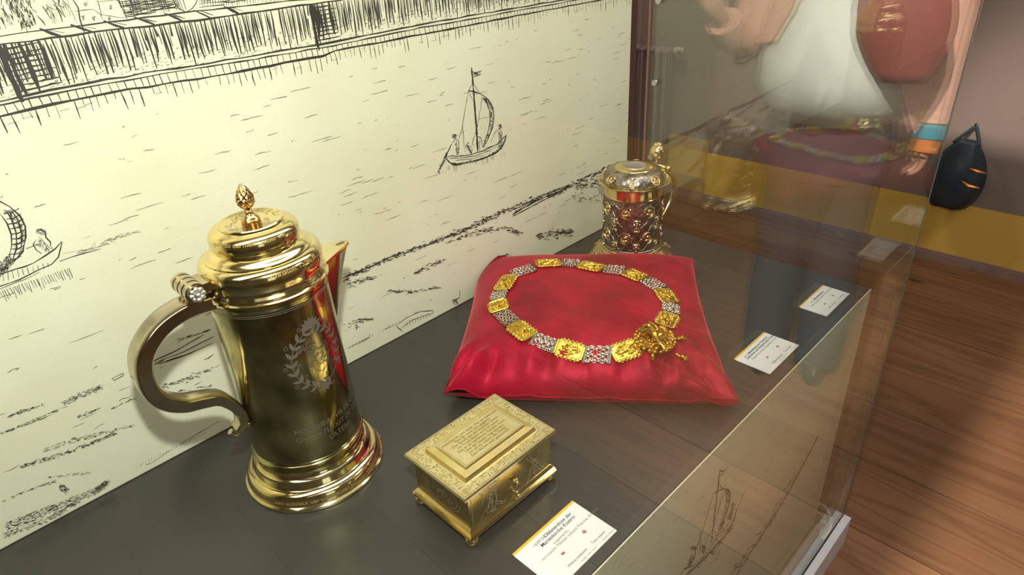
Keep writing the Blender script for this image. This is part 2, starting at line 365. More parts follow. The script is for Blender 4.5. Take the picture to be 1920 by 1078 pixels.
wf.box(XL, -3.0, YF_ - .1, YF_, ZF - .03, ZT); wf.box(-1.9, XN, YF_ - .1, YF_, ZF - .03, ZT); wf.box(-3.0, -1.9, YF_ - .1, YF_, ZF - .03, 0.2); wf.box(-3.0, -1.9, YF_ - .1, YF_, 1.9, ZT)
solid('wall_front', wf, M['roomwall'], (0, YF_, ZF), kind='structure', smooth=0)
wb = B().box(-3.0, -2.94, YF_ - .08, YF_ + .02, .2, 1.9).box(-1.96, -1.9, YF_ - .08, YF_ + .02, .2, 1.9).box(-2.94, -1.96, YF_ - .08, YF_ + .02, .2, .27).box(-2.94, -1.96, YF_ - .08, YF_ + .02, 1.83, 1.9).box(-2.47, -2.43, YF_ - .07, YF_, .27, 1.83)
w1 = solid('added_window_1', wb, M['ceil'], (-2.45, YF_, .2), kind='structure', smooth=0)  # unseen window added for fill light and reflections in the metal
part('pane', B().box(-2.94, -1.96, YF_ - .06, YF_ - .05, .27, 1.83), M['window_fill'], w1, smooth=0)
# skirting
sk = B()
def skirt(x0, x1, y0, y1, name):
    bb = B().box(x0, x1, y0, y1, ZF - .001, ZF + .052); return bb
s1 = B().box(XW - .025, XW, YF_, YN, ZF, ZF + .045).box(XW - .016, XW, YF_, YN, ZF + .045, ZF + .058)
solid('baseboard_right', s1, M['skirt'], (XW, 0, ZF), kind='structure', smooth=0)
s1 = B().box(XN - .025, XN, YN, YB, ZF, ZF + .045).box(XN - .016, XN, YN, YB, ZF + .045, ZF + .058)
solid('baseboard_niche', s1, M['skirt'], (XN, YN, ZF), kind='structure', smooth=0)
# ceiling lamps (out of view, they light the floor and the visitor; niche lamp added as fill)
for k, (lx, ly, nm) in enumerate([(-1.5, 0.02, 'round ceiling spotlight above the glass display case'), (1.0, -1.6, 'square ceiling lamp over the open floor in front of the niche wall'), (-1.8, -2.2, 'square ceiling lamp nearest the added window'), (1.4, 2.3, 'added square ceiling lamp brightening the radiator niche')]):
    t = thing('ceiling_lamp', nm, 'lamp', (lx, ly, ZT))
    if k == 0:
        part('housing', B().lathe((lx, ly), [(.05, ZT - .08), (.06, ZT - .07), (.06, ZT)], 24), M['lampbody'], t)
        part('diffuser', B().lathe((lx, ly), [(.045, ZT - .082), (.045, ZT - .0805)], 24), M['lamp'], t)
    else:
        q = .36
        part('housing', B().box(lx - q, lx + q, ly - q, ly + q, ZT - .06, ZT), M['lampbody'], t, smooth=0)
        part('diffuser', B().box(lx - q + .03, lx + q - .03, ly - q + .03, ly + q - .03, ZT - .062, ZT - .0605), M['lamp'], t, smooth=0)
# radiator in the niche
rad = thing('radiator', 'old column radiator under the wall niche, seen through the end glass', 'radiator', (2.80, 2.7, ZF))
for k in range(7):
    yc = 2.50 + k * 0.072
    bb = B()
    for dx in (-0.045, 0.0, 0.045):
        pts = [(2.80 + dx, yc, ZF + .10 + .95 * i / 8) for i in range(9)]
        bb.tube(pts, .017, 10)
    bb.ball((2.80, yc, ZF + 1.06), .036, 12, 8, sc=(2.0, .95, .8)); bb.ball((2.80, yc, ZF + .10), .036, 12, 8, sc=(2.0, .95, .8))
    part('column', bb, M['radiator'], rad)
part('pipe', B().tube([(2.80, 2.52, .005), (2.80, 2.43, .005)], .02, 12), M['radiator'], rad)
part('pipe', B().tube([(2.80, 2.52, ZF + .1), (2.80, 2.43, ZF + .1), (2.80, 2.43, ZF)], .014, 10), M['radiator'], rad)
vb = B().lathe((0, 0), [(.026, 0), (.030, .004), (.030, .045), (.027, .05), (.027, .075), (.022, .08)], 20)
vb.xform(Matrix.Translation((2.80, 2.44, .005)) @ Matrix.Rotation(PI / 2, 4, 'X'))
vv = part('valve', vb, M['valve'], rad, 'beige thermostatic valve')
gb = B()
for k in range(5): gb.box(2.80 - .032, 2.80 - .0285, 2.372 + k * .006, 2.375 + k * .006, -.006, .016)
part('grille', gb, M['ink2'], vv)
# ================================================================ DISPLAY COUNTER
XC0 = -3.9
YM = 0.865
ct = thing('display_counter', 'long display counter with dark worktop and cream engraved front under the glass', 'counter', (-1.9, .43, ZF))
wt = B(); ev = .002
wt.add([(XC0, .001, -.03), (0, .001, -.03), (0, YM - .003, -.03), (XC0, YM - .003, -.03), (XC0, .001, -ev), (0, .001, -ev), (0, YM - .003, -ev), (XC0, YM - .003, -ev),
        (XC0, .001 + ev, 0), (-ev, .001 + ev, 0), (-ev, YM - .003, 0), (XC0, YM - .003, 0)],
       [(3, 2, 1, 0), (0, 1, 5, 4), (1, 2, 6, 5), (2, 3, 7, 6), (3, 0, 4, 7), (4, 5, 9, 8), (5, 6, 10, 9), (6, 7, 11, 10), (7, 4, 8, 11), (8, 9, 10, 11)])
part('worktop', wt, M['counter'], ct, 'dark grey satin worktop', smooth=0)
fp = part('front_panel', B().box(XC0, -.001, -.002, .0008, -.985, -.0008), M['print'], ct, 'cream front panel printed with an engraving', smooth=0)
part('end_panel', B().box(-.02, .0, .002, YM - .003, ZF, -.031), M['counter'], ct, smooth=0)
part('carcass', B().box(XC0, -.021, .003, YM - .003, ZF, -.031), M['counter'], ct, smooth=0)
part('joint_strip', B().box(XC0, -.004, YM - .004, YM - .0005, -.02, .0015), M['ink'], ct, 'black joint strip at the back', smooth=0)  # black strip in the joint between worktop and mural
# ---- mural panel
mural = thing('mural_panel', 'tall cream mural panel printed with an engraved fortress wall, river and sailing boats', 'mural', (-1.9, YM, ZF))
mp_ = part('board', B().box(XC0, -.004, YM, YM + .03, ZF, 1.5), M['print'], mural, smooth=0)
# ---- ink strokes
class Ink:
    def __init__(s, ax, val, sgn): s.b = B(); s.ax = ax; s.val = val; s.sgn = sgn; s.k = 0
    def pt(s, x, y): return onp(x, y, s.ax, s.val)
    def wribbon(s, P, w):
        # P: points (X, Z) on the plane, w half widths
        n = len(P); vs = []; fs = []; s.k += 1
        off = s.sgn * (0.0003 + 0.00035 * ((s.k * 0.618) % 1))
        for i in range(n):
            a = P[max(i - 1, 0)]; c = P[min(i + 1, n - 1)]
            dx, dz = c[0] - a[0], c[1] - a[1]; L = math.hypot(dx, dz) or 1
            nx, nz = -dz / L * w[i], dx / L * w[i]
            vs.append((P[i][0] + nx, s.val + off, P[i][1] + nz)); vs.append((P[i][0] - nx, s.val + off, P[i][1] - nz))
        for i in range(n - 1): fs.append((2 * i, 2 * i + 1, 2 * i + 3, 2 * i + 2))
        s.b.add(vs, fs)
    def wline(s, P, w=.0011, jit=.0006, seg=.012, taper=True, gap=0.0):
        # resample and roughen, optionally broken like a worn engraving line
        R = [P[0]]
        for a, c in zip(P[:-1], P[1:]):
            d = math.hypot(c[0] - a[0], c[1] - a[1]); k = max(1, int(d / seg))
            for i in range(1, k + 1): R.append((a[0] + (c[0] - a[0]) * i / k, a[1] + (c[1] - a[1]) * i / k))
        R = [(p[0] + rnd.gauss(0, jit), p[1] + rnd.gauss(0, jit)) for p in R]
        n = len(R); ws = [w * rnd.uniform(.55, 1.35) * ((.5 if (taper and i in (0, n - 1)) else 1)) for i in range(n)]
        if gap and n > 3:
            i = 0
            while i < n - 1:
                j = min(n - 1, i + rnd.randint(1, 4))
                if rnd.random() > gap: s.wribbon(R[i:j + 1], ws[i:j + 1])
                i = j
        else: s.wribbon(R, ws)
    def line(s, pts, w=1.0, jit=.0006, gap=0.0, seg=.012):
        P = []
        for x, y in pts:
            q = s.pt(x, y); P.append((q.x, q.z))
        m = s.pt(*pts[0]); m2 = s.pt(pts[0][0] + 1, pts[0][1]); m3 = s.pt(pts[0][0], pts[0][1] + 1)
        sc = ((m2 - m).length + (m3 - m).length) * .5
        s.wline(P, w * sc * .5, jit, seg, gap=gap)
    def scrib(s, path, width, n, w=1.2, L=4, ang=None):
        # dark hatching scribble along a pixel path
        for k in range(n):
            t = rnd.random() * (len(path) - 1); i = int(t); u = t - i
            x = path[i][0] * (1 - u) + path[i + 1][0] * u; y = path[i][1] * (1 - u) + path[i + 1][1] * u
            ww = width[i] * (1 - u) + width[i + 1] * u if hasattr(width, '__len__') else width
            dx = path[i + 1][0] - path[i][0]; dy = path[i + 1][1] - path[i][1]; d = math.hypot(dx, dy) or 1
            o = rnd.uniform(-.5, .5) * ww; x += -dy / d * o; y += dx / d * o
            a = (math.atan2(dy, dx) + rnd.gauss(0, .5)) if ang is None else ang + rnd.gauss(0, .25)
            l = L * rnd.uniform(.4, 1.2)
            s.line([(x, y), (x + math.cos(a) * l, y + math.sin(a) * l)], w * rnd.uniform(.6, 1.3), .0003)
ik = Ink(1, YM, -1)
def curve_xz(pts):
    P = [ik.pt(x, y) for x, y in pts]; P = sorted([(p.x, p.z) for p in P])
    # extrapolate to the hidden left and right of the panel
    a, c = P[0], P[1]; P.insert(0, (XC0 + .01, a[1] + (a[1] - c[1]) / (a[0] - c[0]) * (XC0 - a[0]) * .3))
    a, c = P[-1], P[-2]; P.append((-.005, a[1] + (a[1] - c[1]) / (a[0] - c[0]) * (-.005 - a[0])))
    def f(X):
        for (x0, z0), (x1, z1) in zip(P[:-1], P[1:]):
            if X <= x1: return z0 + (z1 - z0) * (X - x0) / (x1 - x0)
        return P[-1][1]
    return f
fA = curve_xz([(0, 69), (50, 60), (146, 49), (271, 33), (400, 17), (557, 0)])
fB = curve_xz([(0, 84), (100, 70), (159, 62), (230, 53), (313, 45), (400, 33), (582, 8), (640, 0)])
fC = curve_xz([(0, 190), (94, 169), (136, 161), (259, 139), (400, 117), (600, 83), (800, 44), (930, 21), (1057, 0)])
fC2 = curve_xz([(0, 197), (94, 176), (136, 168), (259, 146), (400, 124), (600, 90), (800, 50), (930, 27), (1070, 2)])
fD = curve_xz([(0, 219), (73, 201), (188, 177), (400, 143), (610, 104), (617, 98), (800, 63), (967, 30), (1124, 0)])
def xr(px, py): return ik.pt(px, py).x
XS = [XC0 + .02 + .03 * i for i in range(int((3.87) / .03))]
for f, w in ((fA, .0012), (fB, .0017), (fC, .0017), (fC2, .0013), (fD, .0020)):
    xs = [x for x in XS]
    ik.wline([(x, f(x)) for x in xs], w, .0006, .03)
Tow = [(xr(0, 90), xr(78, 90)), (xr(583, 20), xr(622, 20))]
X = XC0 + .02
while X < -.01:
    dark = any(a - .005 < X < c for a, c in Tow)
    zt = min(fB(X), 1.48); zc = fC(X)
    if zt > zc:
        w = .0019 if not dark else .0034
        ik.wline([(X, zt), (X, zc + rnd.uniform(0, .02))], w, .0008, .02, gap=.05)
        if rnd.random() < .92: ik.wline([(X + .004, zt - rnd.uniform(0, .01)), (X + .004, zt - (zt - zc) * rnd.uniform(.4, 1.0))], .0012, .0005, .02, gap=.25)
        for _ in range(5):
            zz = rnd.uniform(zc, zc + (zt - zc) * .45); ik.wline([(X, zz), (X + rnd.uniform(.003, .008), zz + .001)], .0007, .0002)
    X += rnd.uniform(.0075, .0105) * (1 if X > -2.2 else 1.6)
for a, c in Tow:
    zt, zc = min(fB(a), 1.48), fC(a); k = int((zt - zc) / .0075)
    for i in range(k): z = zc + (zt - zc) * i / k; ik.wline([(a - .004, z), (c + rnd.uniform(0, .012), z + .001 + (c - a) * (fC(c) - fC(a)) / max(c - a, .001) )], .0013, .0006)
    ik.wline([(a, zt), (a, zc - .01)], .004, .0008); ik.wline([(a + .006, zt), (a + .009, zc)], .003, .0008)
X = XC0 + .02
while X < -.01:
    z0, z1 = fC2(X), fD(X)
    if z0 > z1: ik.wline([(X, z0), (X + .001, z1)], .0015, .0005)
    if rnd.random() < .9:
        l = rnd.uniform(.012, .034); ik.wline([(X + .004, z1), (X + .004 + rnd.uniform(-.001, .002), z1 - l)], .0011, .0005, gap=.08)
    if rnd.random() < .25: zz = z1 - rnd.uniform(.004, .02); ik.wline([(X - .006, zz), (X + .008, zz + .001)], .0006, .0003)
    X += rnd.uniform(.010, .016) * (1 if X > -2.2 else 1.6)
# parapet openings
for px in (98, 158, 218, 276, 330, 384, 440):
    X = xr(px, 60 - px * .1)
    ik.wline([(X - .020, fA(X) + .004), (X - .004, (fA(X) + fB(X)) / 2), (X + .008, fB(X))], .0024, .0006); ik.wline([(X - .008, fA(X)), (X + .014, fB(X) + .004)], .001, .0004)
X = XC0 + .1
while X < xr(0, 80):
    ik.wline([(X - .020, min(1.48, fA(X) + .004)), (X + .008, min(1.47, fB(X)))], .0024, .0006); X += .1
# roofs, houses and trees over the wall
for y in range(-40, 36, 3):
    if y < 33: ik.line([(218 + max(0, y) * .5, y), (336 - (0 if y > 22 else 6), y - 18 + 2)], 2.0, .0008, gap=.15)
for x in range(222, 345, 4): ik.line([(x - 12, -30), (x + 6, 30 - (x - 222) * .10)], 1.9, .0008, gap=.3)
for y in range(-30, 18, 3): ik.line([(372, y), (545, y - 24)], 1.6, .001, gap=.35)
for x in range(376, 545, 5): ik.line([(x, -20), (x + 4, 14 - (x - 376) * .08)], 1.6, .0008, gap=.35)
ik.line([(318, -14), (326, 4), (336, 17), (348, 22), (360, 18), (368, 4), (372, -14)], 2.0)
ik.line([(126, -20), (146, 14), (155, 56), (160, 64)], 2.2); ik.line([(118, -20), (146, 47)], 1.2); ik.line([(140, 20), (176, 16), (188, 28), (192, 40)], 1.2)
for (x, y) in ((160, 6), (155, 32), (174, 34), (206, 12), (204, 34)): ik.scrib([(x, y - 4), (x + 1, y + 4)], 5, 22, 1.4, 3)
ik.line([(178, -10), (186, 8), (190, 28)], 2.0); ik.line([(190, 28), (236, 34)], 1.2); ik.line([(212, -20), (238, 36)], 1.6); ik.line([(184, 2), (212, 0)], 1.6)
for k in range(46):
    x = rnd.uniform(-10, 120); y = rnd.uniform(-30, 44); a = rnd.gauss(1.15, .3); l = rnd.uniform(10, 34)
    if y + l * math.sin(a) < 58 - x * .12: ik.line([(x, y), (x + l * math.cos(a) * .6, y + l * .5), (x + l * math.cos(a), y + l * math.sin(a))], rnd.uniform(1.4, 3.0), .001)
ik.scrib([(30, -10), (44, 20), (50, 48)], [50, 36, 22], 190, 2.2, 9, 1.2); ik.scrib([(4, 20), (16, 46)], 16, 40, 1.3, 7, 1.1); ik.line([(46, 40), (50, 62)], 3); ik.scrib([(84, 5), (104, 40)], 14, 40, 1.2, 8, 1.3)
ik.scrib([(110, 0), (128, 30)], 22, 34, 1.2, 7, 1.2)
# broken water dashes over the river
def slope_at(x, y): return (532 - .532 * 0 - y + .25 * x) and 0
k = 0
while k < 560:
    X = rnd.uniform(-2.6, -.02); z = rnd.uniform(.10, 1.1)
    if z > fD(X) - .035: k += 1; continue
    l = rnd.choice((.01, .02, .03, .045, .06)); P = [(X + l * i / 5, z + rnd.gauss(0, .0007)) for i in range(6)]
    if rnd.random() < .33: ik.wline(P, .0005, .0005, .01, gap=.35)
    k += 1
MURAL_INK = ik
ikp = Ink(1, YM, -1)   # paler dashes
for k in range(620):
    X = rnd.uniform(-2.6, -.02); z = rnd.uniform(.04, 1.1)
    if z > fD(X) - .035: continue
    l = rnd.choice((.01, .02, .035, .05)); ikp.wline([(X + l * i / 4, z + rnd.gauss(0, .0007)) for i in range(5)], .0006, .0005, .01, gap=.45)
# boat drawings: pixel strokes traced on the print, (scale, origin) of the tracing sheet
def boat(ink, f, hull_w=1):
    L = lambda pts, w=1.2, **k: ink.line([f(*p) for p in pts], w, .0003, **k)
    L([(465, 118), (478, 240), (492, 420), (506, 620), (520, 830)], 3.2); L([(530, 700), (538, 825)], 1.2)
    L([(478, 240), (450, 300), (440, 315)], .9); L([(482, 245), (515, 310), (550, 345)], .9)
    L([(438, 312), (490, 322), (550, 345)], 2.0); L([(440, 312), (425, 400), (405, 520), (385, 640), (358, 730)], 1.0); L([(392, 610), (400, 700), (404, 800)], 1.0)
    L([(440, 315), (470, 380), (492, 420)], .8); L([(555, 350), (545, 450), (525, 560), (510, 640), (480, 730), (465, 790)], 1.1)
    L([(550, 345), (610, 390), (648, 460), (656, 540), (645, 620), (615, 700), (570, 790)], 2.2); L([(560, 370), (595, 420), (615, 480), (622, 560), (610, 640), (585, 730), (562, 790)], 1.4)
    ink.scrib([f(*p) for p in ((560, 365), (605, 415), (632, 480), (640, 550), (628, 630), (600, 705), (568, 785))], [3.5, 6, 7.5, 8, 7, 5, 3], 210, 1.3, 4)
    L([(468, 152), (500, 165), (553, 148)], 1.8); L([(475, 200), (510, 188), (545, 178)], 1.3); ink.scrib([f(480, 175), f(535, 168)], 5, 26, 1.2, 4)
    L([(250, 870), (300, 862), (380, 866), (480, 848), (580, 812), (680, 765), (740, 705), (762, 685)], 1.6)
    L([(250, 870), (268, 905), (310, 940), (400, 925), (500, 905), (600, 872), (680, 832), (735, 770), (762, 685)], 2.6)
    L([(300, 925), (360, 935)], 3.2); ink.scrib([f(*p) for p in ((310, 935), (420, 918), (540, 890), (640, 850), (700, 810), (745, 740))], 3.6, 120, 1.2, 4)
    L([(268, 880), (380, 880), (500, 862), (600, 825), (690, 780)], 1.0); L([(330, 900), (450, 890), (580, 855)], .8); L([(580, 800), (690, 765), (690, 800)], 1.0)
    L([(300, 760), (262, 840), (240, 890)], 1.8); ink.scrib([f(262, 835), f(232, 905), f(188, 1000)], 3.2, 70, 1.6, 5); L([(305, 755), (330, 720), (360, 740), (362, 800), (345, 850)], 2.0)
    ink.scrib([f(300, 690), f(330, 700)], 7, 34, 1.3, 4); ink.scrib([f(330, 740), f(350, 845)], 5, 44, 1.2, 4, 1.2); ink.scrib([f(420, 760), f(465, 830)], 8, 50, 1.0, 4); L([(440, 745), (430, 770), (465, 840), (478, 850)], 1.4); L([(415, 790), (412, 830)], 1.2)
    ink.scrib([f(706, 592), f(708, 625)], 4, 24, 1.4, 4); L([(705, 630), (665, 665), (628, 750)], 1.1); ink.scrib([f(706, 640), f(706, 800)], 6.5, 80, 1.1, 5, 1.3)
    L([(515, 700), (545, 710), (558, 790)], 1.2); ink.scrib([f(512, 560), f(512, 690)], 3, 40, 1.2, 4, 1.5)
    for k in range(46):
        x = rnd.uniform(535, 605); y = rnd.uniform(400, 740); ink.line([f(x, y), f(x + 4, y)], 1.0, .0002)
    for k in range(40):
        x = rnd.uniform(240, 750); yb = 945 - max(0, x - 320) * .27; l = rnd.uniform(20, 60); ink.line([f(x, yb), f(x + 2, yb + l)], .7, .0003)
boat(ik, lambda x, y: (780 + x / 4.49, 100 + y / 4.49))
# second boat at the left edge
f2 = lambda x, y: (x / 4.49, 340 + y / 4.49)
L2 = lambda pts, w=1.2: ik.line([f2(*p) for p in pts], w, .0004)
L2([(-160, 260), (-60, 180), (0, 170), (90, 215), (170, 290), (210, 380), (215, 470), (190, 590), (130, 660), (40, 720)], 3.0); L2([(0, 270), (60, 350), (95, 450), (100, 550), (70, 640)], 2.4)
for k in range(10):
    t = k / 9; a0 = (30 + 70 * math.sin(t * 2.4), 275 + 380 * t); a1 = (110 + 105 * math.sin(.5 + t * 1.9), 225 + 400 * t); L2([a0, ((a0[0] + a1[0]) / 2, (a0[1] + a1[1]) / 2 + 14), a1], 3.0)
L2([(50, 240), (100, 330), (135, 440), (140, 560), (110, 650)], 2.6); L2([(90, 230), (150, 330), (180, 440), (180, 560), (150, 640)], 2.2)
ik.scrib([f2(20, 250), f2(90, 270), f2(150, 330), f2(190, 430), f2(195, 520)], [8, 9, 8, 5, 4], 120, 1.6, 5); ik.scrib([f2(110, 640), f2(40, 700), f2(-40, 770)], [18, 20, 24], 220, 1.8, 6)
L2([(-300, 860), (0, 780), (130, 740), (280, 690), (380, 630), (460, 570), (520, 505)], 2.6); L2([(-300, 960), (0, 880), (160, 830), (330, 740), (430, 700), (490, 640), (525, 510)], 2.4); L2([(-300, 985), (0, 905), (200, 830), (340, 760)], 1.4)
for x in range(20, 440, 42): L2([(x, 775 - x * .22), (x + 10, 850 - x * .32)], 1.8)
ik.scrib([f2(300, 410), f2(380, 430)], 8, 44, 1.4, 5); ik.scrib([f2(310, 500), f2(430, 580)], 13, 60, 1.2, 6, 1.0); L2([(305, 420), (350, 405), (388, 440), (380, 470), (425, 510), (425, 550)], 2.4); L2([(300, 490), (280, 530), (300, 575), (345, 610)], 2.0); L2([(320, 470), (350, 480), (400, 575)], 1.6)
for k in range(30):
    x = 0 + k * 20 + rnd.uniform(-5, 5); y = 925 - x * .34; l = rnd.uniform(50, 100); L2([(x, y), (x + 34, y + l)], 2.0)
L2([(500, 670), (600, 640), (700, 605), (850, 570)], 2.0); L2([(520, 610), (640, 590)], 1.2)
ik.scrib([f2(640, 600), f2(820, 540), f2(960, 480), f2(1160, 420)], [6, 9, 7, 4], 90, 1.0, 9, -.25)
# shoals of waves: short arcs strung along a path
def waves(path, width, n, L=5, w=1.1, ink=ik, arc=1.2):
    for k in range(n):
        t = rnd.random() * (len(path) - 1); i = int(t); u = t - i
        x = path[i][0] * (1 - u) + path[i + 1][0] * u; y = path[i][1] * (1 - u) + path[i + 1][1] * u
        ww = width[i] * (1 - u) + width[i + 1] * u; y += rnd.gauss(0, .3) * ww; x += rnd.uniform(-3, 3); l = L * rnd.uniform(.6, 1.5); sl = -.30
        ink.line([(x, y), (x + l * .5, y + sl * l * .5 - arc), (x + l, y + sl * l + arc * .5)], w * rnd.uniform(.6, 1.4), .0003)
f6 = lambda x, y: (640 + x / 2.694, 280 + y / 2.694)
waves([f6(0, 660), f6(200, 570), f6(400, 490), f6(600, 420), f6(800, 320), f6(1100, 210), f6(1400, 70)], [9, 8, 6, 9, 9, 9, 8], 620, 5, 1.3)
ik.line([f6(0, 650), f6(120, 600), f6(220, 560), f6(300, 520)], 1.4, gap=.2); ik.line([f6(560, 440), f6(700, 380), f6(900, 290), f6(1100, 200), f6(1400, 60)], 1.0, gap=.4)
ik.line([f6(400, 500), f6(500, 455), f6(512, 430)], 1.5)
waves([f6(20, 690), f6(160, 650)], [12, 8], 70); waves([f6(360, 630), f6(420, 600), f6(520, 560)], [4, 8, 5], 60); waves([f6(230, 720), f6(350, 725), f6(490, 700)], [4, 7, 4], 60, 6)
waves([f6(520, 480), f6(680, 420), f6(820, 400), f6(900, 430)], [4, 8, 9, 5], 130); waves([f6(980, 440), f6(1080, 430), f6(1160, 420)], [8, 14, 7], 130, 5); waves([f6(1180, 200), f6(1300, 160)], [14, 12], 60); waves([f6(800, 545), f6(860, 530)], [3, 2], 14)
waves([f6(0, 900), f6(80, 870), f6(150, 860)], [12, 8, 3], 46, 6); waves([f6(1160, 240), f6(1300, 260)], [18, 14], 46, 4, .9, ikp)
ik.line([f6(862, 330), f6(930, 290), (0 + f6(1000, 250)[0], f6(1000, 250)[1])], 2.6); ik.line([f6(862, 340), f6(1000, 268), f6(1155, 185)], 1.6); ik.line([f6(930, 290), f6(1040, 235), f6(1110, 210)], 1.2); ik.line([f6(870, 325), f6(985, 240), f6(1150, 180)], 1.0); ik.scrib([f6(1060, 240), f6(1120, 215)], 4, 30, 1.3, 4)
ik.line([f6(275, 890), f6(330, 850), f6(400, 818), f6(465, 815)], 1.4); ik.line([f6(275, 890), f6(312, 925)], 1.2); ik.line([f6(465, 815), f6(462, 835)], 1.2); ik.line([f6(300, 905), f6(360, 860), f6(465, 825)], 1.0)
for k in range(9): a = f6(330 + k * 14, 868 - k * 5); ik.line([a, (a[0] + 1, a[1] + 10 - k * .5)], 1.4)
ik.line([f6(598, 712), f6(596, 750), f6(560, 765), f6(575, 785)], 1.8); ik.scrib([f6(560, 755), f6(590, 775)], 5, 20, 1.4, 4); ik.scrib([f6(70, 885), f6(80, 900)], 5, 16, 1.2, 4)
ik.line([(648, 655), (700, 628), (742, 608)], 1.0, gap=.2)
for k in range(14): x = 655 + k * 6.2 + (12 if k > 7 else 0); y = 657 - (x - 648) * .52; ik.line([(x, y), (x + .5, y - rnd.uniform(3, 8))], 1.2)
f5 = lambda x, y: (x / 2.2458, 560 + y / 2.2458)
def rough(path, width, n, L=6, w=1.6): ik.scrib([f5(*p) for p in path], width, n, w, L, -.35)
rough([(30, 500), (90, 475), (180, 450)], [4, 6, 5], 60, 6, 2.0); rough([(0, 570), (100, 530), (240, 470)], [3, 5, 4], 110, 6, 1.4); rough([(260, 445), (340, 405), (430, 370)], [9, 12, 9], 150, 5, 1.6)
rough([(80, 710), (180, 680), (290, 645), (400, 600), (480, 570)], [5, 7, 6, 5, 5], 210, 6, 1.9); rough([(180, 640), (300, 600), (400, 575), (570, 530)], [7, 9, 8, 4], 170, 5, 1.4)
rough([(320, 500), (410, 465)], [4, 3], 40, 7, 1.4); rough([(465, 465), (570, 415)], [2, 2], 30, 7, 1.3); rough([(0, 860), (130, 800), (230, 770)], [3, 4, 3], 60, 6, 1.5); rough([(200, 755), (370, 735)], [6, 3], 46, 5, 1.3)
rough([(20, 960), (130, 920), (250, 870), (400, 810), (450, 770)], [14, 16, 12, 12, 7], 520, 6, 1.5); rough([(10, 1000), (200, 930), (330, 850)], [10, 8, 5], 220, 6, 1.5); ik.scrib([f5(250, 785), f5(280, 810)], 12, 60, 1.8, 4)
ik.line([f5(500, 740), f5(640, 690), f5(760, 610), (440, 780 - 8)], .9, gap=.5)
for k in range(24): x = 590 + k * 12; a = f5(x, 705 - (x - 590) * .50); ik.line([a, (a[0] + .5, a[1] - rnd.uniform(2, 6))], 1.1)
ik.line([f5(470, 335), f5(520, 315), f5(520, 325), f5(480, 343), f5(470, 335)], 1.6)
for a, c in (((640, 265), (860, 150)), ((650, 270), (898, 160)), ((670, 272), (840, 210)), ((700, 262), (898, 185)), ((640, 280), (700, 250)), ((860, 255), (898, 232))): ik.line([f5(*a), f5((a[0] + c[0]) / 2, (a[1] + c[1]) / 2 + 6), f5(*c)], 1.7)
waves([f5(670, 380), f5(780, 340), f5(890, 300)], [8, 12, 9], 60, 6, 1.3); waves([f5(700, 400), f5(880, 370)], [4, 3], 20, 6, 1.2)
waves([(330, 640), (385, 622)], [6, 4], 24, 7, 1.3)
part('engraving', ik.b, M['ink'], mural, 'black engraved lines of wall, boats and waves', 'stuff', smooth=0, fix=False)
part('pale_engraving', ikp.b, M['ink2'], mural, 'faded brown dashes of the river', 'stuff', smooth=0, fix=False)
# front panel print
ifp = Ink(1, -.002, -1); ifq = Ink(1, -.002, -1)
boat_f = lambda x, y: (1260 + (x * 4.725 / 4.49 * 0 + x) / 4.725, 850 + y / 4.725)
Lf = lambda pts, w=1.0: ifp.line([boat_f(*p) for p in pts], w, .0004)
Lf([(425, 140), (415, 200), (412, 260), (398, 350), (388, 450), (372, 580), (358, 690), (350, 800)], 2.4); Lf([(412, 260), (430, 290), (460, 315)], .9); Lf([(420, 195), (450, 180), (497, 108)], 1.8); Lf([(425, 150), (455, 160), (480, 145)], 1.2)
Lf([(365, 360), (400, 335), (462, 312)], 1.7); Lf([(365, 360), (340, 440), (310, 540), (285, 640), (255, 720), (210, 850)], 1.0); Lf([(255, 720), (245, 850), (250, 885)], .9); Lf([(462, 315), (430, 430), (400, 540), (370, 650), (310, 750), (280, 840)], 1.0)
Lf([(462, 312), (505, 330), (515, 390), (500, 470), (470, 570), (440, 650), (385, 740)], 2.0); Lf([(470, 330), (485, 400), (470, 500), (440, 600), (400, 690)], 1.2)
ifp.scrib([boat_f(*p) for p in ((475, 325), (500, 360), (500, 430), (478, 530), (450, 610), (420, 680))], [4, 6, 6, 5, 4, 3], 170, 1.1, 4)
Lf([(80, 1078), (100, 1020), (190, 990), (290, 900), (380, 770), (440, 720), (500, 660), (560, 560), (572, 490)], 1.2); Lf([(120, 1078), (200, 1010), (320, 890), (420, 780), (500, 690), (545, 600), (572, 490)], 2.4)
Lf([(380, 750), (470, 660), (520, 590), (545, 430)], 1.4); Lf([(480, 600), (520, 500), (545, 435)], 1.4); ifp.scrib([boat_f(*p) for p in ((500, 600), (525, 520), (545, 450))], 5, 70, 1.1, 5)
ifp.scrib([boat_f(*p) for p in ((130, 1070), (230, 990), (340, 880), (440, 770), (530, 640))], 4, 130, 1.1, 5); ifp.scrib([boat_f(165, 850), boat_f(200, 835)], 8, 34, 1.2, 4); Lf([(205, 850), (205, 900), (180, 950), (150, 1000), (110, 1030)], 2.0)
ifp.scrib([boat_f(190, 890), boat_f(150, 1000)], 7, 60, 1.1, 5); ifp.scrib([boat_f(270, 810), boat_f(280, 870)], 8, 50, 1.0, 4); Lf([(360, 680), (380, 690), (385, 740)], 1.2)
for k in range(420):
    X = rnd.uniform(-1.3, -.02); z = rnd.uniform(-.95, -.01); l = rnd.choice((.01, .02, .03, .045)) ; (ifp if rnd.random() < .3 else ifq).wline([(X + l * i / 4, z + rnd.gauss(0, .0006)) for i in range(5)], .0006, .0005, .01, gap=.3)
for k in range(60):
    X = -1.2 + k * .02; ifp.wline([(X, -.002), (X + rnd.gauss(0, .002), -.002 - rnd.uniform(.003, .010))], .0012, .0003)
